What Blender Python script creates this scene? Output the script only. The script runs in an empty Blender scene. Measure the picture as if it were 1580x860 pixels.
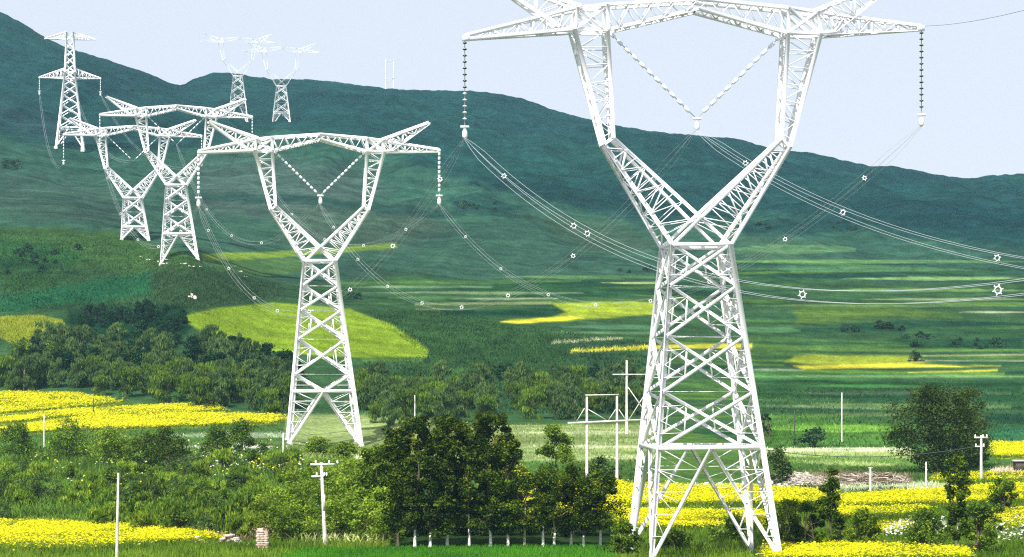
import bpy, math, random
import numpy as np
from math import radians as R

rng = np.random.default_rng(7)
random.seed(7)
SC = bpy.context.scene
COL = SC.collection
F = 3730.0      # focal length in pixels of the 1580 px wide photograph
HR = 600.0      # image row of eye level
CZ = 16.0       # eye height

# ------------------------------------------------------------------ noise
def _h(ix, iy, s):
    n = (ix.astype(np.int64) * 374761393 + iy.astype(np.int64) * 668265263 + s * 974711) & 0x7fffffff
    n = ((n ^ (n >> 13)) * 1274126177) & 0x7fffffff
    n = n ^ (n >> 16)
    return (n & 0xffff) / 65535.0
def vnoise(x, y, s=0):
    x = np.asarray(x, float); y = np.asarray(y, float)
    ix = np.floor(x); iy = np.floor(y)
    fx = x - ix; fy = y - iy
    fx = fx * fx * (3 - 2 * fx); fy = fy * fy * (3 - 2 * fy)
    a = _h(ix, iy, s); b = _h(ix + 1, iy, s); c = _h(ix, iy + 1, s); d = _h(ix + 1, iy + 1, s)
    return a + (b - a) * fx + (c - a) * fy + (a - b - c + d) * fx * fy
def fbm(x, y, s=0, o=4):
    v = 0; a = .5; t = 0
    for k in range(o):
        v = v + a * vnoise(x * 2 ** k, y * 2 ** k, s + k * 17); t += a; a *= .5
    return v / t

# ------------------------------------------------------------------ terrain table: height of the ground over bearing and distance
KD = np.array([225, 275, 310, 350, 400, 450, 500, 560, 620, 690, 770, 900, 1050, 1250, 1500, 1750], float)
CP = {0: [858, 805, 768, 732, 690, 658, 632, 580, 510, 430, 354, 285, 228, 165, 90],
      110: [858, 805, 768, 732, 690, 655, 628, 570, 505, 430, 356, 295, 236, 180, 125],
      205: [858, 805, 768, 732, 690, 655, 625, 570, 500, 432, 366, 312, 250, 200, 160],
      280: [858, 805, 768, 732, 690, 655, 622, 545, 440, 387, 366, 325, 265, 210, 170],
      400: [856, 802, 765, 732, 692, 660, 632, 570, 500, 445, 400, 340, 285, 225, 175],
      497: [854, 798, 762, 730, 706, 686, 648, 580, 510, 460, 412, 350, 290, 228, 175],
      650: [852, 795, 760, 727, 697, 668, 642, 590, 530, 480, 430, 365, 300, 240, 185],
      850: [850, 792, 757, 724, 694, 666, 646, 600, 545, 490, 440, 380, 320, 262, 210],
      1077: [862, 800, 758, 724, 696, 673, 655, 615, 560, 505, 455, 400, 345, 290, 245],
      1300: [857, 795, 754, 722, 697, 676, 660, 625, 575, 515, 465, 410, 360, 315, 275],
      1580: [854, 788, 748, 714, 692, 675, 660, 625, 575, 515, 470, 420, 375, 335, 300]}
RIDGE = [(-700, -120), (-300, -60), (0, 18), (30, 33), (60, 52), (98, 72), (130, 82), (165, 92), (200, 103), (240, 118), (262, 128), (278, 132),
         (300, 122), (330, 111), (360, 113), (385, 117), (420, 122), (470, 122), (530, 128), (600, 137), (660, 140), (720, 140), (760, 143),
         (810, 153), (860, 172), (930, 190), (1000, 202), (1060, 208), (1130, 213), (1165, 222), (1200, 233), (1245, 234), (1300, 247),
         (1340, 256), (1380, 256), (1440, 268), (1490, 276), (1530, 271), (1580, 268), (1800, 262), (2300, 240)]
def pchip(xk, Y, x):
    h = np.diff(xk); dl = np.diff(Y, axis=1) / h
    m = np.zeros_like(Y)
    w1 = 2 * h[1:] + h[:-1]; w2 = h[1:] + 2 * h[:-1]
    same = dl[:, 1:] * dl[:, :-1] > 0
    with np.errstate(all='ignore'):
        mm = (w1 + w2) / (w1 / dl[:, :-1] + w2 / dl[:, 1:])
    m[:, 1:-1] = np.where(same, mm, 0)
    m[:, 0] = dl[:, 0]; m[:, -1] = dl[:, -1]
    k = np.clip(np.searchsorted(xk, x, side='right') - 1, 0, len(xk) - 2)
    t = (x - xk[k]) / h[k]
    h00 = 2 * t**3 - 3 * t**2 + 1; h10 = t**3 - 2 * t**2 + t; h01 = -2 * t**3 + 3 * t**2; h11 = t**3 - t**2
    return h00 * Y[:, k] + h10 * h[k] * m[:, k] + h01 * Y[:, k + 1] + h11 * h[k] * m[:, k + 1]

GPX = np.concatenate([np.arange(-700, -20, 20), np.arange(-20, 1600, 1.7), np.arange(1600, 2320, 20)])
GD = np.concatenate([np.array([-60, -20, 2, 10, 20, 30, 40, 50, 60, 75, 90, 105, 120, 135, 150, 165, 180, 192, 202, 210]),
                     np.linspace(216, 520, 210), np.linspace(522, 1000, 240), np.linspace(1003, 1749, 190), np.array([1752, 1760, 1780, 1850, 2000, 2300, 2700])])
ck = np.array(sorted(CP)); cv = np.array([CP[k] for k in ck], float)
sm = np.arange(-900, 2500, 10.0)
cols = np.stack([np.interp(sm, ck, cv[:, j]) for j in range(cv.shape[1])], 1)
ker = np.hanning(9); ker /= ker.sum()
cols = np.stack([np.convolve(np.pad(cols[:, j], 4, 'edge'), ker, 'valid') for j in range(cols.shape[1])], 1)
colrows = np.stack([np.interp(GPX, sm, cols[:, j]) for j in range(cols.shape[1])], 1)
ridge = np.interp(GPX, [p[0] for p in RIDGE], [p[1] for p in RIDGE]) + (fbm(GPX / 11, GPX * 0, 3) - .5) * 3.0
colrows = np.concatenate([colrows, ridge[:, None]], 1)
ROW = np.zeros((len(GPX), len(GD)))
far = (GD >= 225) & (GD <= 1750)
ROW[:, far] = pchip(KD, colrows, GD[far])
Z = np.zeros_like(ROW)
Z[:, far] = CZ + (HR - ROW[:, far]) * GD[far] / F
z225 = CZ + (HR - colrows[:, :1]) * 225 / F
near = GD < 225
t = np.clip(GD[near] / 200, 0, 1); t = t * t * (3 - 2 * t)
Z[:, near] = (CZ - 1.75) * (1 - t) + z225 * t
zr = CZ + (HR - colrows[:, -1:]) * 1750 / F
beyond = GD > 1750
Z[:, beyond] = zr - .12 * (GD[beyond] - 1750)
GX = (GPX[:, None] - 790) / F * np.maximum(GD[None, :], 60)
GX = np.where(GD[None, :] < 60, (GPX[:, None] - 790) / F * 60, GX)
GY = np.broadcast_to(GD[None, :], GX.shape)
w = np.clip((GD - 700) / 500, 0, 1) * np.clip((1750 - GD) / 250, 0, 1)
Z += (fbm(GX / 90, GY / 160, 5, 4) - .5) * 26 * w[None, :]
Z += (.5 - np.abs(fbm(GX / 34, GY / 80, 15, 4) - .5) * 2.6) * 9 * w[None, :]
w2 = np.clip((GD - 232) / 60, 0, 1)
Z += (fbm(GX / 14, GY / 22, 9, 3) - .5) * (.7 * w2)[None, :] * np.clip((1700 - GD) / 100, 0, 1)[None, :]
with np.errstate(all='ignore'):
    ROW = HR - (Z - CZ) * F / np.maximum(GD, 1)[None, :]

def zg(x, y):
    x = np.asarray(x, float); y = np.asarray(y, float)
    px = 790 + F * x / np.maximum(y, 60)
    i = np.clip(np.searchsorted(GPX, px) - 1, 0, len(GPX) - 2); j = np.clip(np.searchsorted(GD, y) - 1, 0, len(GD) - 2)
    a = np.clip((px - GPX[i]) / (GPX[i + 1] - GPX[i]), 0, 1); b = np.clip((y - GD[j]) / (GD[j + 1] - GD[j]), 0, 1)
    return Z[i, j] * (1 - a) * (1 - b) + Z[i + 1, j] * a * (1 - b) + Z[i, j + 1] * (1 - a) * b + Z[i + 1, j + 1] * a * b
J0 = int(np.searchsorted(GD, 205))
def dist(px, row):
    """distance at which the line of sight of a picture point first meets the ground"""
    px = np.atleast_1d(np.asarray(px, float)); row = np.atleast_1d(np.asarray(row, float)); out = np.zeros(len(px))
    for s in range(0, len(px), 4000):
        p = px[s:s + 4000]; r = row[s:s + 4000]
        i = np.clip(np.searchsorted(GPX, p) - 1, 0, len(GPX) - 2); a = ((p - GPX[i]) / (GPX[i + 1] - GPX[i]))[:, None]
        M = ROW[i, J0:] * (1 - a) + ROW[i + 1, J0:] * a
        hit = M <= r[:, None]
        k = np.where(hit.any(1), hit.argmax(1), M.shape[1] - 8); k0 = np.maximum(k - 1, 0)
        n = np.arange(len(p)); m0 = M[n, k0]; m1 = M[n, k]
        tt = np.where(k > 0, np.clip((m0 - r) / np.where(np.abs(m0 - m1) < 1e-6, 1, m0 - m1), 0, 1), 0)
        out[s:s + 4000] = GD[J0 + k0] * (1 - tt) + GD[J0 + k] * tt
    return out
def P(px, row, d):
    return np.array([(px - 790) / F * d, d, CZ + (HR - row) / F * d])
def ground(px, row):
    d = float(dist(px, row)[0]); x = (px - 790) / F * d
    return np.array([x, d, float(zg(x, d))])

# ------------------------------------------------------------------ materials
def newmat(name):
    m = bpy.data.materials.new(name); m.use_nodes = True
    nt = m.node_tree; nt.nodes.clear()
    return m, nt, nt.nodes, nt.links
def simple(name, col, rough=.6, spec=.3, noise=0, scale=3, metal=0, dark=None):
    m, nt, N, L = newmat(name)
    o = N.new('ShaderNodeOutputMaterial'); b = N.new('ShaderNodeBsdfPrincipled')
    b.inputs['Roughness'].default_value = rough; b.inputs['Specular IOR Level'].default_value = spec; b.inputs['Metallic'].default_value = metal
    L.new(b.outputs[0], o.inputs[0])
    if noise:
        tc = N.new('ShaderNodeTexCoord'); n = N.new('ShaderNodeTexNoise'); n.inputs['Scale'].default_value = scale; n.inputs['Detail'].default_value = 5
        L.new(tc.outputs['Object'], n.inputs['Vector'])
        mx = N.new('ShaderNodeMix'); mx.data_type = 'RGBA'
        d = dark or tuple(c * (1 - noise) for c in col)
        mx.inputs[6].default_value = (*d, 1); mx.inputs[7].default_value = (*col, 1)
        rp = N.new('ShaderNodeValToRGB'); rp.color_ramp.elements[0].position = .35; rp.color_ramp.elements[1].position = .6
        L.new(n.outputs['Fac'], rp.inputs[0]); L.new(rp.outputs[0], mx.inputs[0]); L.new(mx.outputs[2], b.inputs['Base Color'])
    else:
        b.inputs['Base Color'].default_value = (*col, 1)
    return m
def leafmat(name, dark, light, trans=.25, var=.25):
    m, nt, N, L = newmat(name)
    o = N.new('ShaderNodeOutputMaterial'); at = N.new('ShaderNodeAttribute'); at.attribute_name = 'tint'
    mx = N.new('ShaderNodeMix'); mx.data_type = 'RGBA'
    mx.inputs[6].default_value = (*dark, 1); mx.inputs[7].default_value = (*light, 1); L.new(at.outputs['Fac'], mx.inputs[0])
    oi = N.new('ShaderNodeObjectInfo'); mr = N.new('ShaderNodeMapRange'); mr.inputs[3].default_value = 1 - var; mr.inputs[4].default_value = 1 + var
    L.new(oi.outputs['Random'], mr.inputs[0])
    hs = N.new('ShaderNodeHueSaturation'); L.new(mx.outputs[2], hs.inputs['Color']); L.new(mr.outputs[0], hs.inputs['Value'])
    d = N.new('ShaderNodeBsdfDiffuse'); tr = N.new('ShaderNodeBsdfTranslucent'); ms = N.new('ShaderNodeMixShader'); ms.inputs[0].default_value = trans
    L.new(hs.outputs[0], d.inputs[0]); L.new(hs.outputs[0], tr.inputs[0]); L.new(d.outputs[0], ms.inputs[1]); L.new(tr.outputs[0], ms.inputs[2])
    L.new(ms.outputs[0], o.inputs[0])
    return m
M = {}
M['steel'] = simple('white_painted_steel', (.88, .885, .89), .5, .35, .08, .35)
M['concrete'] = simple('concrete', (.62, .61, .57), .85, .2, .3, 1.5)
M['pole'] = simple('pale_pole_concrete', (.74, .72, .66), .8, .2, .3, 2)
M['darkpole'] = simple('weathered_pole', (.09, .08, .065), .85, .2, .3, 2)
M['wire'] = simple('aluminium_wire', (.50, .54, .55), .5, .4)
M['darkwire'] = simple('dark_cable', (.05, .055, .06), .6, .3)
M['ring'] = simple('spacer_alloy', (.85, .86, .86), .4, .5)
M['porc_silhouette'] = simple('sky_silhouette_porcelain', (.025, .022, .022), .3, .5)  # silhouette against the bright sky put into the disc colour
M['porc_white'] = simple('white_glazed_porcelain', (.82, .83, .84), .3, .5)
M['bark'] = simple('bark', (.13, .10, .07), .9, .1, .45, 4)
M['wash'] = simple('whitewashed_bark', (.80, .79, .74), .85, .1, .2, 3)
M['palebark'] = simple('pale_bark', (.36, .35, .22), .9, .1, .35, 4)
M['brick'] = simple('pinkish_brick', (.64, .48, .39), .9, .1, .45, 2.5)
M['stone'] = simple('pale_stone', (.66, .60, .52), .9, .1, .35, 2)
M['stick'] = simple('dry_brushwood', (.42, .34, .24), .9, .1, .5, 3)
M['palestick'] = simple('bleached_brushwood', (.74, .68, .56), .9, .1, .3, 3)
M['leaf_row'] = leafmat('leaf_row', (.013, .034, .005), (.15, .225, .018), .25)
M['leaf_rowlit'] = leafmat('leaf_rowlit', (.035, .075, .008), (.46, .52, .045), .28)  # lighter copy of the row leaf, sunlight on the crowns painted in
M['leaf_mid'] = leafmat('leaf_mid', (.045, .105, .010), (.23, .34, .034), .28)
M['leaf_bright'] = leafmat('leaf_bright', (.095, .185, .012), (.36, .48, .046), .3)
M['leaf_grey'] = leafmat('leaf_grey', (.042, .088, .020), (.165, .255, .07), .28)
M['leaf_teal'] = leafmat('leaf_teal', (.008, .036, .014), (.045, .105, .036), .2)
M['leaf_big'] = leafmat('leaf_big', (.022, .050, .008), (.145, .20, .040), .22)
M['leaf_far'] = leafmat('leaf_far', (.018, .055, .022), (.055, .11, .045), .2)
M['grass'] = leafmat('grass_blade', (.055, .12, .010), (.20, .31, .026), .3, 0)
M['grass_lush'] = leafmat('grass_lush', (.035, .15, .010), (.09, .27, .018), .3, 0)
M['grass_dry'] = leafmat('grass_dry', (.05, .095, .025), (.16, .22, .07), .3, 0)
M['grass_hill'] = leafmat('grass_hill', (.020, .062, .018), (.070, .135, .040), .25, 0)
M['rape'] = leafmat('rape_flower', (.80, .75, .014), (.88, .86, .022), .3, 0)
M['rape_stem'] = leafmat('rape_stem', (.08, .16, .015), (.20, .30, .03), .3, 0)
M['umbel'] = leafmat('white_flower', (.62, .64, .50), (.82, .83, .74), .3, 0)

# ------------------------------------------------------------------ mesh helpers
def mesh_from(name, V, Fq, mat=None, tint=None, mats=None, midx=None, smooth=False):
    V = np.asarray(V, np.float32); Fq = np.asarray(Fq, np.int32)
    me = bpy.data.meshes.new(name)
    n = Fq.shape[1]
    me.vertices.add(len(V)); me.vertices.foreach_set('co', V.ravel())
    me.loops.add(Fq.size); me.loops.foreach_set('vertex_index', Fq.ravel())
    me.polygons.add(len(Fq)); me.polygons.foreach_set('loop_start', np.arange(0, Fq.size, n, dtype=np.int32))
    for mm in (mats or ([mat] if mat else [])):
        me.materials.append(mm)
    if midx is not None:
        me.polygons.foreach_set('material_index', np.asarray(midx, np.int32))
    if smooth:
        me.polygons.foreach_set('use_smooth', np.ones(len(Fq), bool))
    me.update(calc_edges=True)
    if tint is not None:
        a = me.attributes.new('tint', 'FLOAT', 'POINT'); a.data.foreach_set('value', np.asarray(tint, np.float32))
    me.validate()
    return me
class MB:
    def __init__(s): s.v = []; s.q = []; s.n = 0; s.m = []
    def add(s, V, Q, mi=0):
        V = np.asarray(V, float); Q = np.asarray(Q, int)
        s.v.append(V); s.q.append(Q + s.n); s.n += len(V); s.m += [mi] * len(Q)
    def bar(s, a, b, w, kind='L', mi=0, up=None):
        a = np.asarray(a, float); b = np.asarray(b, float); d = b - a; l = np.linalg.norm(d)
        if l < 1e-4: return
        d /= l
        r = np.array([0, 0, 1.]) if abs(d[2]) < .93 else np.array([0, 1., 0])
        if up is not None: r = np.asarray(up, float)
        x = np.cross(d, r); x /= np.linalg.norm(x); y = np.cross(x, d)
        h = w / 2
        if kind == 'L':
            t = w * .22
            pr = [(-h, -h), (h, -h), (h, -h + t), (-h + t, -h + t), (-h + t, h), (-h, h)]
            V = [p + x * u + y * v for p in (a, b) for u, v in pr]
            Q = [(i, (i + 1) % 6, 6 + (i + 1) % 6, 6 + i) for i in range(6)]
            Q += [(0, 1, 2, 3), (0, 3, 4, 5), (6, 9, 8, 7), (6, 11, 10, 9)]
        else:
            g = h if kind == 'B' else h * .35
            pr = [(-h, -g), (h, -g), (h, g), (-h, g)]
            V = [p + x * u + y * v for p in (a, b) for u, v in pr]
            Q = [(i, (i + 1) % 4, 4 + (i + 1) % 4, 4 + i) for i in range(4)] + [(3, 2, 1, 0), (4, 5, 6, 7)]
        s.add(V, Q, mi)
    def tube(s, pts, rad, n=8, mi=0, cap=True):
        pts = [np.asarray(p, float) for p in pts]
        if np.isscalar(rad): rad = [rad] * len(pts)
        V = []
        for i, p in enumerate(pts):
            d = pts[min(i + 1, len(pts) - 1)] - pts[max(i - 1, 0)]; d /= np.linalg.norm(d) + 1e-9
            r = np.array([0, 0, 1.]) if abs(d[2]) < .9 else np.array([1., 0, 0])
            x = np.cross(d, r); x /= np.linalg.norm(x); y = np.cross(d, x)
            for k in range(n):
                a = 2 * math.pi * k / n; V.append(p + (x * math.cos(a) + y * math.sin(a)) * rad[i])
        Q = [(i * n + k, i * n + (k + 1) % n, (i + 1) * n + (k + 1) % n, (i + 1) * n + k) for i in range(len(pts) - 1) for k in range(n)]
        if cap:
            for i0, pc in ((0, pts[0]), ((len(pts) - 1) * n, pts[-1])):
                V.append(pc); c = len(V) - 1
                for k in range(0, n, 2):
                    Q.append((i0 + k, i0 + (k + 1) % n, i0 + (k + 2) % n, c))
        s.add(V, Q, mi)
    def box(s, c, sz, mi=0, rz=0, jit=0):
        c = np.asarray(c, float); V = []
        for sx in (-1, 1):
            for sy in (-1, 1):
                for sz_ in (-1, 1):
                    p = np.array([sx * sz[0] / 2, sy * sz[1] / 2, sz_ * sz[2] / 2]) + (rng.random(3) - .5) * jit
                    V.append(c + np.array([p[0] * math.cos(rz) - p[1] * math.sin(rz), p[0] * math.sin(rz) + p[1] * math.cos(rz), p[2]]))
        s.add(V, [(0, 1, 3, 2), (4, 6, 7, 5), (0, 4, 5, 1), (2, 3, 7, 6), (0, 2, 6, 4), (1, 5, 7, 3)], mi)
    def mesh(s, name, mats, smooth=False):
        if not isinstance(mats, (list, tuple)): mats = [mats]
        return mesh_from(name, np.concatenate(s.v), np.concatenate(s.q), mats=mats, midx=s.m, smooth=smooth)
def obj(name, data, parent=None):
    o = bpy.data.objects.new(name, data); COL.objects.link(o)
    if parent is not None: o.parent = parent
    return o
def tag(o, label=None, cat=None, group=None, kind=None):
    if label: o['label'] = label
    if cat: o['category'] = cat
    if group: o['group'] = group
    if kind: o['kind'] = kind
    return o
def thing(name, label, cat, loc, rz=0, group=None):
    o = bpy.data.objects.new(name, None); COL.objects.link(o); o.location = [float(v) for v in loc]; o.rotation_euler = (0, 0, rz)
    o.empty_display_size = .5
    return tag(o, label, cat, group)
def part(name, mb, mats, parent, smooth=False):
    return obj(name, mb.mesh(name, mats, smooth) if isinstance(mb, MB) else mb, parent)

# ------------------------------------------------------------------ ground: one sheet, its fields painted as soil and crop colours, haze and tree shade mixed in
NP, ND = ROW.shape
PXg = np.broadcast_to(GPX[:, None], ROW.shape)
C = np.zeros((NP, ND, 3))
wob = (fbm(GX / 9, GY / 14, 21, 3) - .5)
wobpx = wob * 10
def mixc(mask, col):
    global C
    C += (np.asarray(col) - C) * mask[..., None]
def ss(a, b, x):
    t = np.clip((x - a) / (b - a), 0, 1); return t * t * (3 - 2 * t)
def poly(pts, col, feather=2, wobble=.35, amt=1):
    pts = np.array(pts, float); lo = pts.min(0) - 12; hi = pts.max(0) + 12
    sel = (PXg > lo[0]) & (PXg < hi[0]) & (ROW > lo[1]) & (ROW < hi[1]) & (GY > 200)
    if not sel.any(): return
    x = PXg[sel] + wobpx[sel] * wobble * 2; y = ROW[sel] + wobpx[sel] * wobble
    ins = np.zeros(len(x), bool); dm = np.full(len(x), 1e9)
    for i in range(len(pts)):
        a = pts[i]; b = pts[(i + 1) % len(pts)]
        cr = ((a[1] > y) != (b[1] > y)) & (x < (b[0] - a[0]) * (y - a[1]) / (b[1] - a[1] + 1e-12) + a[0])
        ins ^= cr
        e = b - a; tt = np.clip(((x - a[0]) * e[0] + (y - a[1]) * e[1]) / (e @ e + 1e-9), 0, 1)
        dm = np.minimum(dm, np.hypot(x - a[0] - tt * e[0], y - a[1] - tt * e[1]))
    sd = np.where(ins, dm, -dm)
    m = ss(-feather, feather, sd) * amt
    C[sel] += (np.asarray(col) - C[sel]) * m[:, None]
def below(line, col, feather=6, wobble=1, amt=1, dmin=200):
    """colour everything nearer than a contour"""
    ln = np.interp(GPX, [p[0] for p in line], [p[1] for p in line])[:, None]
    m = ss(-feather, feather, ROW - ln + wobpx * wobble) * amt * (GY > dmin)
    mixc(m, col)

TEAL = (.016, .054, .050); TEALD = (.008, .031, .032)  # blue of the distance haze put into the hill colour
C[:] = TEAL
n1 = fbm(GX / 60, GY / 140, 31, 4)
mixc(ss(.45, .7, n1) * .6, TEALD)
mixc(ss(.5, .75, fbm(GX / 120, GY / 200, 35, 3)) * .35, (.022, .085, .06))
# slopes below the dark heights
below([(-700, 200), (0, 208), (80, 232), (180, 238), (300, 232), (430, 205), (560, 232), (700, 270), (760, 292), (900, 325), (1030, 345), (1200, 330), (1330, 352), (1450, 372), (1580, 385), (2300, 390)],
      (.040, .100, .062), 14, 2.2)
poly([(0, 150), (110, 190), (160, 215), (80, 222), (0, 196)], (.035, .055, .06), 14, 1, .5)
poly([(300, 250), (420, 240), (560, 262), (600, 300), (480, 335), (310, 330)], (.075, .105, .085), 16, 1, .7)
poly([(430, 325), (620, 320), (700, 350), (600, 385), (440, 370)], (.070, .100, .066), 14, 1, .6)
poly([(0, 262), (180, 280), (190, 345), (60, 340), (0, 325)], (.045, .085, .058), 10, 1, .7)
poly([(310, 300), (430, 298), (700, 330), (690, 338), (430, 312), (310, 312)], (.018, .06, .045), 5, 1, .8)
poly([(690, 300), (760, 300), (830, 335), (700, 330)], (.015, .05, .04), 6, 1, .8)
poly([(800, 330), (960, 345), (1030, 390), (900, 385)], (.055, .095, .05), 12, 1, .7)
poly([(1130, 345), (1310, 330), (1350, 352), (1290, 362), (1150, 362)], (.012, .045, .042), 6, 1, .8)
poly([(1150, 368), (1300, 372), (1230, 405), (1130, 400)], (.055, .115, .06), 8, 1, .8)
poly([(1440, 318), (1580, 320), (1580, 372), (1500, 368), (1430, 340)], (.010, .042, .042), 12, 1.5, .8)
below([(-700, 462), (0, 352), (100, 352), (180, 362), (235, 380), (305, 398), (330, 425), (470, 440), (620, 420), (760, 440), (1030, 440), (1150, 415), (1400, 440), (1580, 430), (2300, 430)],
      (.040, .100, .034), 6, 1.2)
# knoll on the left
poly([(0, 352), (180, 360), (300, 395), (320, 412), (230, 425), (0, 400)], (.050, .115, .026), 5, 1)
poly([(0, 372), (90, 376), (130, 400), (60, 420), (0, 420)], (.022, .085, .022), 8, 1.5, .8)
poly([(310, 392), (420, 388), (560, 380), (612, 375), (612, 382), (480, 394), (360, 402), (312, 402)], (.17, .27, .03), 2, .3)
poly([(312, 403), (480, 396), (470, 420), (400, 428), (335, 420)], (.075, .16, .045), 4, .5)
poly([(225, 420), (330, 412), (430, 432), (440, 455), (330, 472), (285, 480), (240, 460)], (.034, .075, .026), 6, .8, .9)
poly([(110, 440), (232, 420), (234, 456), (100, 472), (0, 482), (0, 458)], (.020, .105, .038), 5, .6)
poly([(0, 425), (120, 420), (80, 445), (0, 452)], (.03, .085, .02), 6, .8)
poly([(105, 478), (280, 472), (300, 500), (270, 535), (110, 530)], (.010, .040, .016), 8, .8)
# terraces on the far side of the valley: long strips along the contours
rs = random.Random(11)
for k in range(150):
    y0 = rs.uniform(400, 690); x0 = rs.uniform(980, 1580) if rs.random() < .75 else rs.uniform(620, 1030)
    if x0 < 1030: y0 = rs.uniform(432, 478)
    L_ = rs.uniform(120, 420); h_ = rs.uniform(1.2, 6) * (1 + (y0 - 400) / 400); tl = rs.uniform(-6, 5)
    c = rs.choice([(.016, .065, .026), (.010, .046, .024), (.06, .145, .03), (.085, .19, .04), (.12, .24, .03), (.035, .11, .055), (.022, .08, .024), (.012, .05, .022)])
    poly([(x0 - L_ / 2, y0 + tl), (x0, y0 - h_ / 2), (x0 + L_ / 2, y0 - tl - h_ * .3), (x0 + L_ / 2, y0 - tl + h_ * .3), (x0, y0 + h_ / 2)], c, rs.uniform(1.0, 3), .25, rs.uniform(.6, 1))
poly([(540, 482), (720, 470), (860, 478), (760, 500), (900, 520), (880, 560), (980, 600), (560, 600), (660, 550)], (.036, .092, .024), 10, 1)
poly([(640, 468), (800, 466), (850, 466), (850, 470), (640, 471)], (.24, .27, .12), 1.2, .1, .7)
poly([(640, 476), (780, 477), (640, 479)], (.16, .22, .10), 1.2, .1, .7)
poly([(680, 480), (860, 474), (880, 486), (800, 490), (690, 488)], (.012, .055, .022), 4, .3)
poly([(772, 497), (850, 487), (872, 481), (848, 467), (965, 466), (1040, 470), (1040, 484), (900, 492), (820, 500)], (.24, .32, .020), 2.2, .5)
poly([(772, 497), (880, 487), (900, 491), (800, 500)], (.60, .56, .03), 1.5, .2)
poly([(850, 528), (960, 521), (962, 524), (850, 531)], (.35, .38, .2), 1.2, .1)
poly([(880, 541), (1030, 532), (1160, 530), (1160, 538), (1030, 538), (880, 545)], (.50, .48, .04), 1.4, .15)
poly([(1225, 549), (1400, 548), (1440, 560), (1330, 566), (1215, 560)], (.24, .30, .025), 3, .7)
poly([(1225, 565), (1420, 559), (1545, 565), (1420, 566), (1240, 570)], (.50, .46, .03), 1.8, .3)
poly([(1400, 574), (1540, 570), (1540, 573), (1400, 576)], (.40, .38, .03), 1, .1, .8)
poly([(1415, 548), (1580, 546), (1580, 549), (1415, 550)], (.30, .36, .18), 1, .1, .8)
poly([(1415, 556), (1580, 556), (1580, 558), (1415, 558)], (.28, .34, .2), 1, .1, .8)
poly([(1150, 575), (1500, 577), (1330, 588), (1150, 583)], (.06, .19, .045), 2, .3, .9)
poly([(1225, 475), (1330, 470), (1480, 485), (1230, 500)], (.09, .16, .02), 5, .5, .8)
poly([(1300, 500), (1410, 505), (1390, 515), (1290, 512)], (.010, .045, .022), 4, .6, .8)
poly([(1370, 522), (1580, 522), (1580, 540), (1420, 538)], (.012, .05, .022), 5, .6, .8)
poly([(1150, 590), (1580, 588), (1580, 622), (1150, 618)], (.018, .068, .022), 6, .6, .8)
poly([(1170, 645), (1390, 655), (1390, 690), (1170, 690)], (.07, .17, .025), 6, .5, .9)
poly([(1520, 640), (1580, 640), (1580, 655), (1520, 655)], (.012, .05, .025), 2, .2, .8)
poly([(1520, 660), (1580, 658), (1580, 682), (1530, 684)], (.03, .12, .05), 3, .2, .8)
poly([(1240, 606), (1390, 604), (1560, 606), (1560, 609), (1240, 609)], (.10, .15, .08), 1.5, .2, .6)
for (a, b, y, h, c, am) in ((1130, 1320, 385, 8, (.075, .15, .06), .8), (1100, 1580, 404, 3, (.10, .19, .06), .7), (1130, 1500, 416, 4, (.05, .12, .05), .8), (1300, 1580, 430, 3, (.16, .26, .07), .8), (1120, 1400, 426, 4, (.010, .05, .03), .8),
                           (930, 1040, 437, 1.6, (.26, .32, .10), .9), (760, 1040, 428, 3, (.07, .15, .04), .8), (1240, 1580, 448, 3, (.12, .22, .06), .8), (1330, 1580, 462, 2, (.22, .28, .12), .6), (1160, 1580, 472, 2.4, (.10, .17, .05), .7),
                           (1480, 1580, 482, 1.5, (.26, .30, .18), .8), (1120, 1235, 510, 5, (.05, .12, .045), .7), (1300, 1580, 500, 5, (.012, .05, .028), .8), (1150, 1580, 540, 3.4, (.085, .17, .03), .7), (1400, 1580, 561, 4, (.02, .09, .03), .8),
                           (1150, 1580, 581, 2.2, (.13, .24, .09), .8), (1150, 1240, 571, 2, (.16, .24, .14), .8), (1240, 1420, 596, 3, (.05, .17, .04), .8), (1160, 1560, 628, 5, (.10, .16, .05), .7), (1180, 1400, 662, 6, (.12, .24, .03), .7), (1180, 1395, 683, 4, (.06, .15, .03), .7),
                           (545, 760, 443, 2, (.12, .20, .09), .8), (560, 900, 452, 1.6, (.16, .22, .12), .7), (620, 780, 459, 2, (.05, .12, .05), .8), (700, 860, 461, 1.4, (.24, .27, .16), .7), (860, 1030, 505, 4, (.05, .13, .06), .8), (840, 1030, 514, 2, (.10, .2, .08), .7)):
    if c[1] > .1: c = tuple(v * 1.55 for v in c)
    poly([(a, y), (a + (b - a) * .3, y - h), (a + (b - a) * .8, y - h * .8), (b, y - h * .2), (b, y + h * .4), ((a + b) / 2, y + h)], c, 1.3, .2, am)
poly([(1290, 638), (1400, 640), (1400, 643), (1290, 641)], (.18, .22, .12), 1.2, .2, .7)
poly([(285, 486), (330, 476), (420, 467), (540, 477), (600, 500), (640, 525), (660, 542), (658, 552), (560, 553), (460, 546), (390, 538), (320, 518), (290, 498)], (.21, .32, .018), 1.8, .3)
poly([(560, 553), (658, 552), (650, 560), (560, 560)], (.08, .17, .03), 2, .2)
poly([(0, 489), (60, 487), (98, 495), (104, 510), (88, 535), (70, 556), (0, 520)], (.27, .33, .022), 2, .4)
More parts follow.
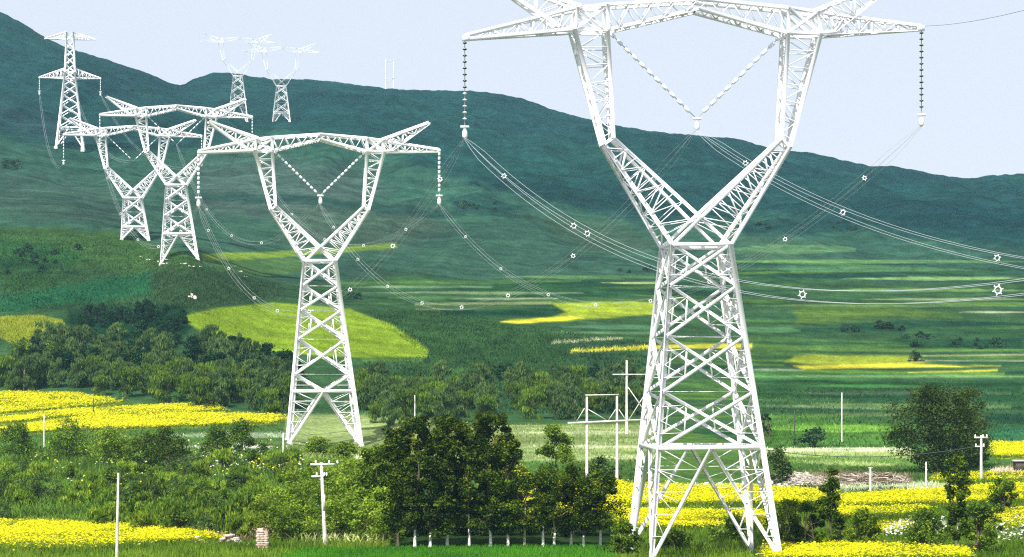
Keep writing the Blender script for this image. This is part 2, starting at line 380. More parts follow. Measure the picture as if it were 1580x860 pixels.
# bottom of the valley
below([(-700, 610), (0, 606), (200, 618), (450, 640), (560, 660), (700, 655), (820, 652), (1000, 650), (1160, 690), (1240, 692), (1400, 690), (1580, 684), (2300, 684)], (.065, .135, .028), 2, .3, 1)
poly([(440, 640), (560, 640), (760, 655), (1010, 655), (1010, 712), (760, 712), (440, 690)], (.22, .29, .10), 3, .3)
for (a, b, y, c, h) in ((780, 1010, 668, (.34, .40, .20), 3), (780, 1010, 676, (.12, .19, .05), 2), (800, 1010, 690, (.40, .45, .25), 3), (780, 1010, 699, (.15, .22, .06), 2.2), (900, 1010, 706, (.36, .42, .2), 2.5),
                        (250, 450, 672, (.26, .33, .20), 5), (280, 450, 683, (.10, .18, .05), 3), (285, 420, 690, (.62, .62, .48), 2.4), (280, 330, 701, (.66, .66, .54), 3)):
    poly([(a, y), ((a + b) / 2, y - h), (b, y - h * .6), (b, y + h * .6), ((a + b) / 2, y + h)], c, 1.5, .15)
poly([(430, 700), (580, 690), (600, 720), (560, 735), (440, 720)], (.20, .24, .08), 5, .5)
poly([(540, 705), (600, 712), (598, 722), (545, 718)], (.62, .56, .36), 3, .5)
poly([(1180, 692), (1400, 692), (1430, 715), (1350, 720), (1180, 712)], (.30, .38, .13), 2, .2)
poly([(1180, 692), (1405, 691), (1405, 697), (1180, 698)], (.48, .54, .34), 1.5, .1)
poly([(1180, 706), (1330, 705), (1430, 708), (1440, 722), (1330, 712), (1180, 714)], (.12, .22, .05), 1.5, .2)
poly([(1180, 735), (1290, 728), (1400, 732), (1410, 748), (1300, 752), (1180, 750)], (.26, .21, .13), 4, .8)
poly([(1290, 749), (1400, 746), (1470, 742), (1470, 750), (1300, 758)], (.40, .46, .28), 2, .2)
poly([(1530, 724), (1580, 720), (1580, 736), (1515, 736)], (.60, .47, .36), 2, .3)
poly([(1400, 755), (1470, 751), (1470, 756), (1400, 760)], (.62, .56, .45), 2, .4)
# undergrowth and turf in front
poly([(0, 690), (300, 700), (600, 715), (600, 842), (380, 842), (0, 812)], (.065, .12, .016), 4, .6)
poly([(300, 820), (420, 818), (425, 852), (290, 846)], (.26, .19, .12), 4, .6)
poly([(420, 838), (600, 832), (600, 848), (380, 856)], (.28, .30, .12), 3, .5)
poly([(430, 847), (960, 843), (960, 900), (430, 900)], (.05, .19, .014), 2.5, .2)
poly([(590, 760), (950, 760), (960, 843), (590, 845)], (.022, .045, .012), 4, .4)  # shade under the tree row painted into the ground
poly([(960, 850), (1180, 850), (1180, 900), (960, 900)], (.08, .15, .02), 3, .3)
YEL = (.62, .52, .012); YG = (.30, .36, .018)
YF = [
 ('upper far', [(0, 608), (112, 610), (190, 622), (150, 628), (60, 635), (0, 640)], 0),
 ('middle far', [(0, 647), (100, 636), (230, 628), (330, 625), (344, 636), (220, 642), (100, 646), (0, 655)], 0),
 ('long far', [(0, 664), (130, 646), (300, 641), (442, 644), (425, 654), (250, 661), (120, 666), (0, 672)], 0),
 ('left front', [(-60, 812), (90, 815), (200, 822), (310, 832), (345, 841), (250, 846), (120, 856), (-60, 858)], 0),
 ('tower foot', [(955, 752), (1180, 756), (1185, 778), (955, 782)], 0),
 ('lower foot', [(960, 796), (1180, 798), (1180, 818), (960, 822)], 0),
 ('wide right', [(1295, 772), (1480, 761), (1580, 754), (1580, 778), (1480, 782), (1300, 786)], 0),
 ('behind row', [(800, 748), (960, 750), (960, 800), (800, 790)], 0),
 ('right middle', [(1180, 760), (1290, 766), (1290, 782), (1180, 784)], 0),
 ('narrow right', [(1290, 793), (1430, 790), (1430, 800), (1290, 803)], 0),
 ('shade right', [(1355, 817), (1420, 814), (1420, 828), (1350, 830)], 1),
 ('grassy right', [(1515, 800), (1600, 790), (1600, 822), (1520, 826)], 1),
 ('bottom right', [(1188, 853), (1300, 850), (1420, 853), (1490, 858), (1490, 872), (1188, 872)], 0),
 ('upper right', [(1530, 687), (1600, 685), (1600, 707), (1540, 708)], 0),
 ('thin right', [(1450, 736), (1600, 734), (1600, 744), (1440, 746)], 1),
]
for _, p, k in YF:
    poly(p, (YG if k else (.52, .48, .014)), 1.6, .15)
poly([(0, 845), (130, 850), (260, 842), (372, 842), (372, 860), (0, 870)], (.07, .17, .02), 5, .4)

# far slopes darkened, their red cut to put haze tint into the colour
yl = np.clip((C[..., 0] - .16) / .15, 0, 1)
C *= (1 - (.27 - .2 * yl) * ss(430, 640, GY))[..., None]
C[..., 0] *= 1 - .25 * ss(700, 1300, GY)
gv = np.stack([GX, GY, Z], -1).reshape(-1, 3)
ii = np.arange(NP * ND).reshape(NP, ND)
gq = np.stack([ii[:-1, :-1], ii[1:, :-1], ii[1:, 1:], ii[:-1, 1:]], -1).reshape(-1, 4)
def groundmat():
    m, nt, N, L = newmat('soil_crops_and_haze')
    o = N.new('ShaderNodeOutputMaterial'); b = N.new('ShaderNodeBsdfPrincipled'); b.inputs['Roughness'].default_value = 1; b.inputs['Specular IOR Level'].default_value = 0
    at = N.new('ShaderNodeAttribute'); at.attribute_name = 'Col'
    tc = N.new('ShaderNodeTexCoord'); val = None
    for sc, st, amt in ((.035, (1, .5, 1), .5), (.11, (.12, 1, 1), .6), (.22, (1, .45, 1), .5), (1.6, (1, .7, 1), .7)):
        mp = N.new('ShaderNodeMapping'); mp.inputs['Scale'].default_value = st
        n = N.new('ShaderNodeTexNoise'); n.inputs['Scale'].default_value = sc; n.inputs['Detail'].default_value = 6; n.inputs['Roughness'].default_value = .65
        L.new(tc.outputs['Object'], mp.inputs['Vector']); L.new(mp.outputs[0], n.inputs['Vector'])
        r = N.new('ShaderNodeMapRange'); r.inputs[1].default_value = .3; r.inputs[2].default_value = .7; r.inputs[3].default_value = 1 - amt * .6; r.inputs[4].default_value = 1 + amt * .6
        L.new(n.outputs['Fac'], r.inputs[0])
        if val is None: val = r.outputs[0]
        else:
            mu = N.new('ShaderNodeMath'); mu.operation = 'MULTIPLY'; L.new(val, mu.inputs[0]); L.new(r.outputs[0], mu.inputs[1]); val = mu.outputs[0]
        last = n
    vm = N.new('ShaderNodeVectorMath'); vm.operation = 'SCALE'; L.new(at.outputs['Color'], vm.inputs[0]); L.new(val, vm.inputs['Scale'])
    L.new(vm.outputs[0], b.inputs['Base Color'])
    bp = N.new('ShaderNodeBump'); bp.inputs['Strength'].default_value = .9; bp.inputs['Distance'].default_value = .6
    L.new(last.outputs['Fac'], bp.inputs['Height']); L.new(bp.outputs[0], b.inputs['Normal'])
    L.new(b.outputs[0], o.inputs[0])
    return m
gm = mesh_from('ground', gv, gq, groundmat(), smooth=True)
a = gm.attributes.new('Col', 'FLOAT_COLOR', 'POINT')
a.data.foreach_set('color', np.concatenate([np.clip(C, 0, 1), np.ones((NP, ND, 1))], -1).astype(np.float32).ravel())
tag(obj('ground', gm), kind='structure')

# ------------------------------------------------------------------ scattered blades: grass and rape
def inpoly(x, y, pts):
    ins = np.zeros(len(x), bool)
    for i in range(len(pts)):
        a = pts[i]; b = pts[(i + 1) % len(pts)]
        ins ^= ((a[1] > y) != (b[1] > y)) & (x < (b[0] - a[0]) * (y - a[1]) / (b[1] - a[1] + 1e-12) + a[0])
    return ins
def sample(pts, n):
    pts = np.array(pts, float); lo = pts.min(0); hi = pts.max(0); X = []; Y = []; c = 0
    while c < n:
        x = rng.uniform(lo[0], hi[0], n * 2); y = rng.uniform(lo[1], hi[1], n * 2); k = inpoly(x, y, pts)
        X.append(x[k]); Y.append(y[k]); c += k.sum()
    x = np.concatenate(X)[:n]; y = np.concatenate(Y)[:n]
    d = dist(x, y); d = d + rng.normal(0, .004, n) * d * 0
    wx = (x - 790) / F * d
    return wx, d, zg(wx, d)
def blades(x, y, z, h, w, lean=.35, hv=.5, base=0):
    n = len(x); h = h * (1 - hv / 2 + hv * rng.random(n)); a = rng.uniform(0, math.pi, n)
    dx = np.cos(a) * w / 2; dy = np.sin(a) * w / 2 * .6
    tx = x + rng.normal(0, lean, n) * h; ty = y + rng.normal(0, lean, n) * h
    V = np.stack([np.stack([x - dx, y - dy, z + base], -1), np.stack([x + dx, y + dy, z + base], -1), np.stack([tx + dx * .25, ty + dy * .25, z + base + h], -1), np.stack([tx - dx * .25, ty - dy * .25, z + base + h], -1)], 1)
    return V.reshape(-1, 3), np.arange(n * 4).reshape(n, 4)
def quads(c, size, up=.3, asp=.6, vert=0):
    """randomly turned rhombic leaves at the points c"""
    n = len(c); nn = rng.normal(0, 1, (n, 3)); nn[:, 2] = np.abs(nn[:, 2]) + up; nn /= np.linalg.norm(nn, axis=1)[:, None]
    r = rng.normal(0, 1, (n, 3)); u = np.cross(nn, r); u /= np.linalg.norm(u, axis=1)[:, None]; v = np.cross(nn, u)
    if vert:
        u = rng.normal(0, vert, (n, 3)); u[:, 2] += 1; u /= np.linalg.norm(u, axis=1)[:, None]; v = np.cross(u, r); v /= np.linalg.norm(v, axis=1)[:, None]
    s = (np.asarray(size) * (.6 + .8 * rng.random(n)))[:, None] / 2
    V = np.stack([c - u * s, c - v * s * asp, c + u * s, c + v * s * asp], 1)
    return V.reshape(-1, 3), np.arange(n * 4).reshape(n, 4)
def tintq(n, lo=0, hi=1):
    return np.repeat(rng.uniform(lo, hi, n), 4)
def colmat():
    m, nt, N, L = newmat('grass_of_the_field')
    o = N.new('ShaderNodeOutputMaterial'); at = N.new('ShaderNodeAttribute'); at.attribute_name = 'Col'
    d = N.new('ShaderNodeBsdfDiffuse'); tr = N.new('ShaderNodeBsdfTranslucent'); ms = N.new('ShaderNodeMixShader'); ms.inputs[0].default_value = .3
    L.new(at.outputs['Color'], d.inputs[0]); L.new(at.outputs['Color'], tr.inputs[0]); L.new(d.outputs[0], ms.inputs[1]); L.new(tr.outputs[0], ms.inputs[2]); L.new(ms.outputs[0], o.inputs[0])
    return m
M['grass_col'] = colmat()
def groundcol(x, y):
    px = 790 + F * x / y
    i = np.clip(np.searchsorted(GPX, px) - 1, 0, len(GPX) - 2); j = np.clip(np.searchsorted(GD, y) - 1, 0, len(GD) - 2)
    return C[i, j]
def grass(name, polys, mat, h, w, label=None, cat=None, hv=.6, gain=1.25):
    if mat == 'col':
        Vs, T = [], []
        for pts, n in polys:
            x, y, z = sample(pts, n); Vs.append(blades(x, y, z, h, w, .6, hv)[0])
            T.append(np.repeat(groundcol(x, y) * gain * np.clip(1 + (fbm(x / 4, y / 7, 4, 3) - .5)[:, None] * 1.6 + rng.normal(0, .25, (n, 1)), .35, 2.2), 4, axis=0))
        V = np.concatenate(Vs); T = np.concatenate(T); me = mesh_from(name, V, np.arange(len(V)).reshape(-1, 4), M['grass_col'])
        a = me.attributes.new('Col', 'FLOAT_COLOR', 'POINT'); a.data.foreach_set('color', np.concatenate([np.clip(T, 0, 1), np.ones((len(T), 1))], 1).astype(np.float32).ravel())
        return tag(obj(name, me), label, cat, kind='stuff')
    Vs, T = [], []
    for pts, n in polys:
        x, y, z = sample(pts, n); V, _ = blades(x, y, z, h, w, hv=hv); Vs.append(V)
        T.append(np.repeat(np.clip(fbm(x / 5, y / 8, 4, 2) * 1.1 - .05 + rng.normal(0, .18, n), 0, 1), 4))
    V = np.concatenate(Vs); me = mesh_from(name, V, np.arange(len(V)).reshape(-1, 4), mat, np.concatenate(T))
    return tag(obj(name, me), label, cat, kind='stuff')

LAB = {
 'upper far': 'topmost thin strip of yellow rapeseed below the dark wood at the left',
 'middle far': 'middle strip of yellow rapeseed with a ragged right end, left side of valley',
 'long far': 'long bright yellow rapeseed strip running towards the foot of the middle pylon',
 'left front': 'bright yellow rapeseed in the bottom left corner around the thin bare pole',
 'tower foot': 'yellow rapeseed seen between the feet of the largest pylon, upper strip',
 'lower foot': 'lower yellow rapeseed strip seen between the legs of the largest pylon',
 'wide right': 'widest yellow rapeseed strip on the right, in front of the short posts',
 'behind row': 'yellow rapeseed half hidden behind the right end of the whitewashed tree row',
 'right middle': 'yellow rapeseed behind the slender tree right of the largest pylon',
 'narrow right': 'narrow yellow rapeseed strip below the widest strip on the right',
 'shade right': 'small green-yellow crop patch beside the slender white-footed tree',
 'grassy right': 'yellow-green crop patch at the right picture edge below the small bush',
 'bottom right': 'yellow rapeseed along the bottom edge right of the largest pylon',
 'upper right': 'yellow field at the right edge behind the crossarm pole',
 'thin right': 'thin yellow-green strip at the foot of the crossarm pole'}
for nm, pts, k in YF:
    A = np.array(pts, float); area = .5 * abs(np.dot(A[:, 0], np.roll(A[:, 1], 1)) - np.dot(A[:, 1], np.roll(A[:, 0], 1)))
    n = int(min(34000, max(2500, area * 2.6)))
    x, y, z = sample([(p0 + random.uniform(-3, 3), p1 + random.uniform(-.8, .8)) for p0, p1 in pts], n)
    y = y + rng.normal(0, .9, n); x = x + rng.normal(0, .5, n); z = zg(x, y)
    dd = y.mean(); H = .55 + .25 * (dd < 300)
    V1, Q1 = blades(x, y, z, H, .16, .2, .3)
    # flower heads, one cluster of petals on each plant; thinner and greener near the worn margin
    g = fbm(x / 6, y / 9, 77, 3)
    keep = (g > .42) | (rng.random(n) < .38)
    if nm == 'left front':
        edge = ss(835, 856, HR - (z - CZ) * F / y); keep &= rng.random(n) > edge * .93
    if k: keep &= rng.random(n) < .45
    c = np.stack([x, y, z + H * .98 + rng.normal(0, .08, n)], -1)[keep]
    c = np.concatenate([c, c + rng.normal(0, .12, c.shape)])
    V2, Q2 = quads(c, np.full(len(c), .215 * max(1, dd / 330)), 2.6, .8)
    V = np.concatenate([V1, V2]); Q = np.concatenate([Q1, Q2 + len(V1)])
    me = mesh_from('rapeseed_crop', V, Q, mats=[M['rape_stem'], M['rape']], midx=[0] * len(Q1) + [1] * len(Q2), tint=np.concatenate([tintq(n), tintq(len(c))]))
    tag(obj('rapeseed_crop', me), LAB[nm], 'crop', 'rapeseed fields', 'stuff')

grass('lawn_grass', [([(400, 862), (440, 851), (500, 846), (600, 846), (960, 843), (960, 868), (380, 870)], 15000)], M['grass_lush'], .30, .10, 'short deep green grass along the bottom edge before the tree row', 'grass')
grass('rough_grass', [([(-20, 812), (380, 840), (600, 832), (600, 850), (380, 850), (-20, 850)], 7000), ([(-20, 842), (380, 838), (470, 850), (420, 866), (-20, 872)], 7000), ([(950, 780), (1190, 780), (1190, 868), (950, 868)], 7000), ([(1180, 784), (1600, 778), (1600, 868), (1180, 868)], 17000), ([(430, 690), (610, 690), (610, 735), (430, 735)], 3500)],
      M['grass'], .55, .13, 'rough mid green grass between the yellow strips and pylon feet', 'grass')
grass('meadow_grass', [([(0, 672), (440, 655), (440, 700), (0, 700)], 4500), ([(770, 656), (1010, 656), (1010, 750), (770, 750)], 6000), ([(1170, 692), (1440, 692), (1580, 712), (1580, 756), (1180, 760)], 7000)], 'col', .35, .16, 'pale dry meadow grass on the flat terraces of the valley floor', 'grass')
grass('scrub_grass', [([(0, 695), (300, 700), (600, 710), (600, 842), (380, 838), (0, 812)], 30000)], 'col', .85, .2, 'tall tangled green undergrowth below the bushes at lower left', 'undergrowth', gain=1.7)
grass('hillside_grass', [([(0, 356), (180, 366), (300, 402), (430, 440), (440, 462), (285, 478), (110, 478), (0, 482)], 14000), ([(560, 480), (720, 480), (770, 500), (900, 515), (1010, 530), (1010, 640), (560, 640), (560, 560), (660, 550)], 26000), ([(1170, 600), (1580, 600), (1580, 690), (1170, 690)], 5000)],
      'col', .5, .26, 'coarse dark green grass on the lower slopes behind the pylons', 'grass')
grass('ripe_crop', [([(288, 488), (330, 478), (420, 469), (540, 479), (600, 502), (640, 527), (656, 545), (560, 551), (460, 544), (390, 534), (320, 515)], 12000)], leafmat('ripe', (.20, .33, .015), (.25, .38, .020), .3, 0), .2, .2, 'even yellow-green crop on the tongue-shaped field behind the middle pylon', 'crop')
grass('young_crop', [([(0, 491), (60, 489), (96, 497), (100, 510), (86, 535), (70, 554), (0, 520)], 3500)], leafmat('young', (.20, .25, .015), (.36, .40, .03), .3, 0), .7, .35, 'yellow-green crop patch at the left edge above the wood', 'crop')
# white umbels in the undergrowth
Vs = []
for pts, n in (([(290, 690), (480, 690), (480, 735), (290, 735)], 500), ([(20, 700), (320, 700), (400, 760), (150, 775), (20, 730)], 160), ([(1380, 822), (1460, 815), (1460, 832), (1360, 838)], 500), ([(1530, 815), (1580, 812), (1580, 850), (1540, 850)], 160)):
    x, y, z = sample(pts, n); c = np.stack([x, y, z + rng.uniform(.6, 1.5, n)], -1); Vs.append(quads(c, np.full(n, .30), 1.2, .8)[0])
V = np.concatenate(Vs)
tag(obj('wild_flowers', mesh_from('wild_flowers', V, np.arange(len(V)).reshape(-1, 4), M['umbel'], tintq(len(V) // 4))), 'scattered white flower heads above the undergrowth', 'flowers', kind='stuff')

Vs = []
for pts, n in (([(40, 690), (300, 690), (430, 735), (300, 775), (60, 770)], 170), ([(380, 715), (470, 715), (460, 740), (390, 740)], 120), ([(560, 716), (600, 716), (600, 728), (560, 728)], 220)):
    x, y, z = sample(pts, n); c = np.stack([x, y, z + rng.uniform(.9, 1.9, n)], -1); Vs.append(quads(c, np.full(n, .34), 1.2, .8)[0])
V = np.concatenate(Vs)
tag(obj('wild_flowers', mesh_from('wild_flowers', V, np.arange(len(V)).reshape(-1, 4), M['rape'], tintq(len(V) // 4))), 'scattered yellow flower heads in the thicket', 'flowers', kind='stuff')

# ------------------------------------------------------------------ trees and shrubs
def crown(name, seed, H, Rr, z0, ncl, nl, ls, mat, prof, cr=.36, flat=.75, asp=.55, vert=0):
    global rng
    keep = rng; rng = np.random.default_rng(seed)
    t = rng.random(ncl) ** .85; a = rng.uniform(0, 2 * math.pi, ncl)
    lob = 1 + .28 * np.sin(a * 2 + seed) + .18 * np.sin(a * 3 + seed * 2.1)
    rr = Rr * prof(t) * np.sqrt(rng.uniform(.08, 1.05, ncl)) * lob
    cc = np.stack([rr * np.cos(a), rr * np.sin(a), z0 + t * (H - z0)], -1)
    crr = Rr * cr * rng.uniform(.55, 1.35, ncl)
    k = rng.integers(0, ncl, nl)
    off = rng.normal(0, 1, (nl, 3)); off /= np.linalg.norm(off, axis=1)[:, None]
    off *= (rng.random(nl) ** .45)[:, None] * crr[k][:, None]; off[:, 2] *= flat
    c = cc[k] + off; c[:, 2] = np.maximum(c[:, 2], .08 + .2 * rng.random(nl))
    V, Q = quads(c, np.full(nl, ls), .5, asp, vert)
    tint = np.clip(rng.uniform(0, .6, ncl)[k] + rng.normal(.02, .14, nl) + (rng.random(nl) < .12) * .5, 0, 1)
    me = mesh_from(name, V, Q, mat, np.repeat(tint, 4))
    rng = keep
    return me, cc
def trunkmesh(name, seed, H, r0, cc, nlimb, mats, wash=0, lean=.04, stems=1):
    rs = random.Random(seed); mb = MB()
    for s in range(stems):
        ox, oy = (rs.gauss(0, .35), rs.gauss(0, .35)) if stems > 1 else (0, 0)
        lx, ly = rs.gauss(0, lean) * H, rs.gauss(0, lean) * H; pts = []; rad = []
        n = 10
        for i in range(n + 1):
            t = i / n; pts.append((ox + lx * t * t * (3 if stems > 1 else 1) + rs.gauss(0, .012) * H * min(1, t * t * 6), oy + ly * t * t + rs.gauss(0, .012) * H * min(1, t * t * 6), -.25 + t * H * .86)); rad.append(r0 * (1.25 if i == 0 else 1) * (1 - .8 * t))
        k = 0
        if wash:
            zz = [p[2] for p in pts]; k = max(1, sum(z < wash for z in zz))
            tt = (wash - pts[k - 1][2]) / (pts[k][2] - pts[k - 1][2]); m = tuple(np.array(pts[k - 1]) * (1 - tt) + np.array(pts[k]) * tt); rm = rad[k - 1] * (1 - tt) + rad[k] * tt
            mb.tube(pts[:k] + [m], rad[:k] + [rm], 8, 1); mb.tube([m] + pts[k:], [rm] + rad[k:], 8, 0)
        else:
            mb.tube(pts, rad, 7, 0)
        for j in range(nlimb):
            c = cc[rs.randrange(len(cc))]; zb = max(.25 * H, c[2] * rs.uniform(.5, .8)); tt = min(.95, (zb + .25) / (H * .86)); i = min(int(tt * n), n - 1)
            p = np.array(pts[i]); q = np.array(c); mid = (p + q) / 2 + np.array([0, 0, .05 * H])
            mb.tube([p, mid, q], [rad[i] * .55, rad[i] * .35, .02], 5, 0)
    return mb.mesh(name, mats, True)
oval = lambda t: np.sqrt(np.clip(1 - (2 * t - .9) ** 2 / 1.25, .03, 1))
column = lambda t: .55 + .45 * np.sqrt(np.clip(1 - (2 * t - 1) ** 2, 0, 1))
dome = lambda t: np.sqrt(np.clip(1 - t ** 2, .02, 1))
spire = lambda t: np.clip(1.05 - t * .85, .1, 1) * (.55 + .45 * np.minimum(1, t * 5))
def proto(kind, seed, H, Rr, z0, ncl, nl, ls, mat, prof, r0=.12, nlimb=8, bark='bark', wash=0, stems=1, **kw):
    me, cc = crown(kind + '_crown', seed, H, Rr, z0, ncl, nl, ls, M[mat], prof, **kw)
    tm = trunkmesh(kind + '_trunk', seed, H, r0, cc, nlimb, [M[bark], M['wash']], wash, stems=stems)
    return dict(kind=kind, crown=me, trunk=tm, H=H, stems=stems)
def plant(p, label, cat, loc, sc=1, group=None, rz=None, sxy=None, cname='crown'):
    t = thing(p['kind'], label, cat, loc, rng.uniform(0, 6.28) if rz is None else rz, group)
    s = (sxy or sc); t.scale = (s, s, sc)
    obj('trunk' if p['stems'] == 1 else 'stems', p['trunk'], t); obj(cname, p['crown'], t)
    return t
def at(px, row):
    return ground(px, row)

# the row of whitewashed trees, bottom centre
rowtrees = [(614, 844, 11.2, 5, 0, 'at the left end of the row, crown down to the grass'), (640, 845, 12.4, 1, 1.7, 'second in the row, thick short white foot'),
            (664, 845, 10.2, 2, 1.4, 'third in the row, smallest white foot of the left half'), (690, 844, 12.3, 3, 2.1, 'fourth in the row, tall thin white foot'),
            (724, 843, 10.8, 1, 3.4, 'with the longest white trunk, near the middle of the row'), (757, 844, 12.6, 4, 2.1, 'with the broadest clean white foot, right of the longest trunk'),
            (784, 844, 10.2, 2, 1.1, 'with olive double foot, seventh in the row'), (809, 844, 7.6, 6, 0, 'pale stemmed and thin, yellowish sprays, eighth in the row'),
            (838, 844, 7.0, 7, 2.2, 'ninth in the row, buff white foot'), (855, 844, 6.2, 6, 1.3, 'short leaning foot, tenth in the row'),
            (881, 843, 7.6, 7, 2.8, 'slim long pale foot, third from the right end'), (900, 844, 6.4, 8, 1.1, 'second from the right end of the row'), (926, 844, 7.3, 7, 1.6, 'at the right end of the row beside the largest pylon')]
RP = {1: ('row_tree', 101, 12, 1.85, 1.4, 46, 6800, .30, 'leaf_row', column), 2: ('row_tree', 102, 11, 1.7, 1.3, 36, 5000, .30, 'leaf_row', oval),
      3: ('row_tree', 103, 12, 1.8, 1.6, 40, 6000, .30, 'leaf_row', column), 4: ('row_tree', 104, 12, 2.1, 1.5, 44, 6400, .30, 'leaf_row', column),
      5: ('row_tree', 105, 11, 1.8, .4, 46, 6400, .30, 'leaf_row', column), 6: ('row_tree', 106, 7.5, 1.4, 1.0, 26, 2600, .24, 'leaf_rowlit', oval),
      7: ('row_tree', 107, 7.2, 1.9, 1.5, 34, 4600, .25, 'leaf_row', dome), 8: ('row_tree', 108, 7, 1.8, 1.0, 30, 4200, .25, 'leaf_row', column)}
for i, (px, row, H, k, wash, lb) in enumerate(rowtrees):
    a = RP[k]; p = proto(a[0], a[1] + i * 7, H, a[3] * rng.uniform(1.0, 1.2), a[4], int(a[5] * 1.4), int(a[6] * 1.7), a[7], a[8], a[9], .15 if wash != 3.4 else .13, 8, 'palebark' if k == 6 else 'bark', wash)
    plant(p, 'dark leafy tree ' + lb, 'tree', at(px, row), 1, 'row of trees with whitewashed trunks')
# a second rank just behind the row, sunlight painted into most of its leaves
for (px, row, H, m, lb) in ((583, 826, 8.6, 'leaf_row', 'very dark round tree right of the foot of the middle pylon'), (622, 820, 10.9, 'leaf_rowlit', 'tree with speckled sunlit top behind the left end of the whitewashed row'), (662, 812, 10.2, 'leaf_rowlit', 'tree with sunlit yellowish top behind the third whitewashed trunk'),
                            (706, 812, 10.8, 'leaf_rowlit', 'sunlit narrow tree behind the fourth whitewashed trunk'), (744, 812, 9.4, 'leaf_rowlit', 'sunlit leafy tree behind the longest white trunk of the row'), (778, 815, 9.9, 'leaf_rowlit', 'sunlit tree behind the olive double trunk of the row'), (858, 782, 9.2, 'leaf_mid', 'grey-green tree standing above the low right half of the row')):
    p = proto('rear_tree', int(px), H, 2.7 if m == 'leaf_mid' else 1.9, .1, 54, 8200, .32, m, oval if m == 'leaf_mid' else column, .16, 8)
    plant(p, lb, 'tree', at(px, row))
UP = [proto('shade_fill_shrub', 360 + i, 3.2, 1.9, .05, 26, 2600, .3, 'leaf_row', dome, .05, 5, 'bark', 0, 4) for i in range(2)]  # dark shrubs added to make the gap behind the trunks look shaded
for i, px in enumerate((612, 645, 678, 712, 745, 775, 805, 850, 880, 910)):
    plant(UP[i % 2], 'added dark shrub filling in the shade behind the whitewashed trunks', 'shrub', at(px, 826), [1.15, 1.0, .9][i % 3] * (1 if px < 800 else .8), 'added shade shrubs behind the whitewashed trunks')
# single trees and bushes on the right
sg = [('slender_tree', 1282, 850, 7.6, 1.5, .3, 36, 4200, 'leaf_row', spire, 0, 'slender dark tree between the largest pylon and the right fields'),
      ('slender_tree', 1476, 856, 8.9, 1.5, 1.2, 40, 4600, 'leaf_row', lambda t: .45 + .55 * np.abs(np.cos(t * 4.2)) * (1 - .35 * t), 3.0, 'slender waisted tree with a white foot at the lower right'),
      ('broad_tree', 1448, 728, 11.4, 5.4, .6, 90, 11000, 'leaf_big', oval, 0, 'largest broad dark tree on the right, behind the crossarm pole'),
      ('broad_tree', 1496, 722, 10.6, 3.2, .6, 50, 5000, 'leaf_big', oval, 0, 'lower dark tree joined to the right side of the largest broad tree'),
      ('field_bush', 1549, 790, 3.9, 1.6, .1, 26, 2400, 'leaf_mid', oval, 0, 'small upright bush at the right edge in front of the yellow strip'),
      ('field_bush', 1202, 748, 4.6, 2.2, .1, 26, 1900, 'leaf_grey', dome, 0, 'olive bush just right of the largest pylon beside the pale heap'),
      ('field_bush', 1428, 852, 3.8, 2.2, .1, 30, 3400, 'leaf_mid', dome, 0, 'round bush left of the waisted white-footed tree'),
      ('field_bush', 1512, 856, 4.6, 1.7, .1, 30, 3200, 'leaf_mid', column, 0, 'bush right of the waisted white-footed tree'),
      ('field_bush', 1212, 850, 4.9, 1.6, .1, 30, 2800, 'leaf_bright', column, 0, 'bright bush touching the right foot of the largest pylon'),
      ('field_bush', 1247, 852, 4.4, 1.5, .1, 26, 2600, 'leaf_row', column, 0, 'dark bush between the bright bush and the slender dark tree'),
      ('field_bush', 1332, 850, 3.8, 1.9, .1, 30, 2800, 'leaf_bright', dome, 0, 'yellowish bush right of the slender dark tree'),
      ('field_bush', 962, 858, 2.9, 1.6, .05, 26, 2600, 'leaf_mid', dome, 0, 'low dark bush at the left foot of the largest pylon'),
      ('field_bush', 1410, 558, 2.6, 1.7, .05, 16, 900, 'leaf_far', dome, 0, 'lone small bush on the striped far fields'),
      ('field_bush', 1181, 674, 4.2, 1.0, .05, 18, 900, 'leaf_far', column, 0, 'narrow bush right beside the largest pylon at mid height'),
      ('field_bush', 1256, 690, 3.0, 2.4, .05, 22, 1300, 'leaf_far', dome, 0, 'flat dark bush below the tall thin grey pole'),
      ('field_bush', 925, 745, 3.0, 2.4, .05, 24, 1500, 'leaf_grey', dome, 0, 'low brownish bush between the two legs of the front pole frame'),
      ('field_bush', 1130, 835, 2.4, 2.2, .05, 24, 1800, 'leaf_mid', dome, 0, 'low bush between the legs of the largest pylon'),
      ('field_bush', 1040, 848, 1.5, 2.0, .05, 20, 1500, 'leaf_mid', dome, 0, 'flat bush inside the left leg of the largest pylon'),
      ('field_bush', 535, 720, 3.4, 2.0, .05, 24, 1700, 'leaf_bright', dome, 0, 'bush between the feet of the middle pylon')]
for nm, px, row, H, Rr, z0, nc, nl, m, pf, wash, lb in sg:
    ls = .26 if row > 780 else (.34 if row > 700 else .42)
    if row > 700: nl = int(nl * 1.7); nc = int(nc * 1.2)
    p = proto(nm, int(px * 3 + row), H, Rr, z0, nc, nl, ls, m, pf, .13 if nm != 'broad_tree' else .28, 7, 'bark', wash, 1 if 'tree' in nm else 4)
    plant(p, lb, 'tree' if 'tree' in nm else 'bush', at(px, row))
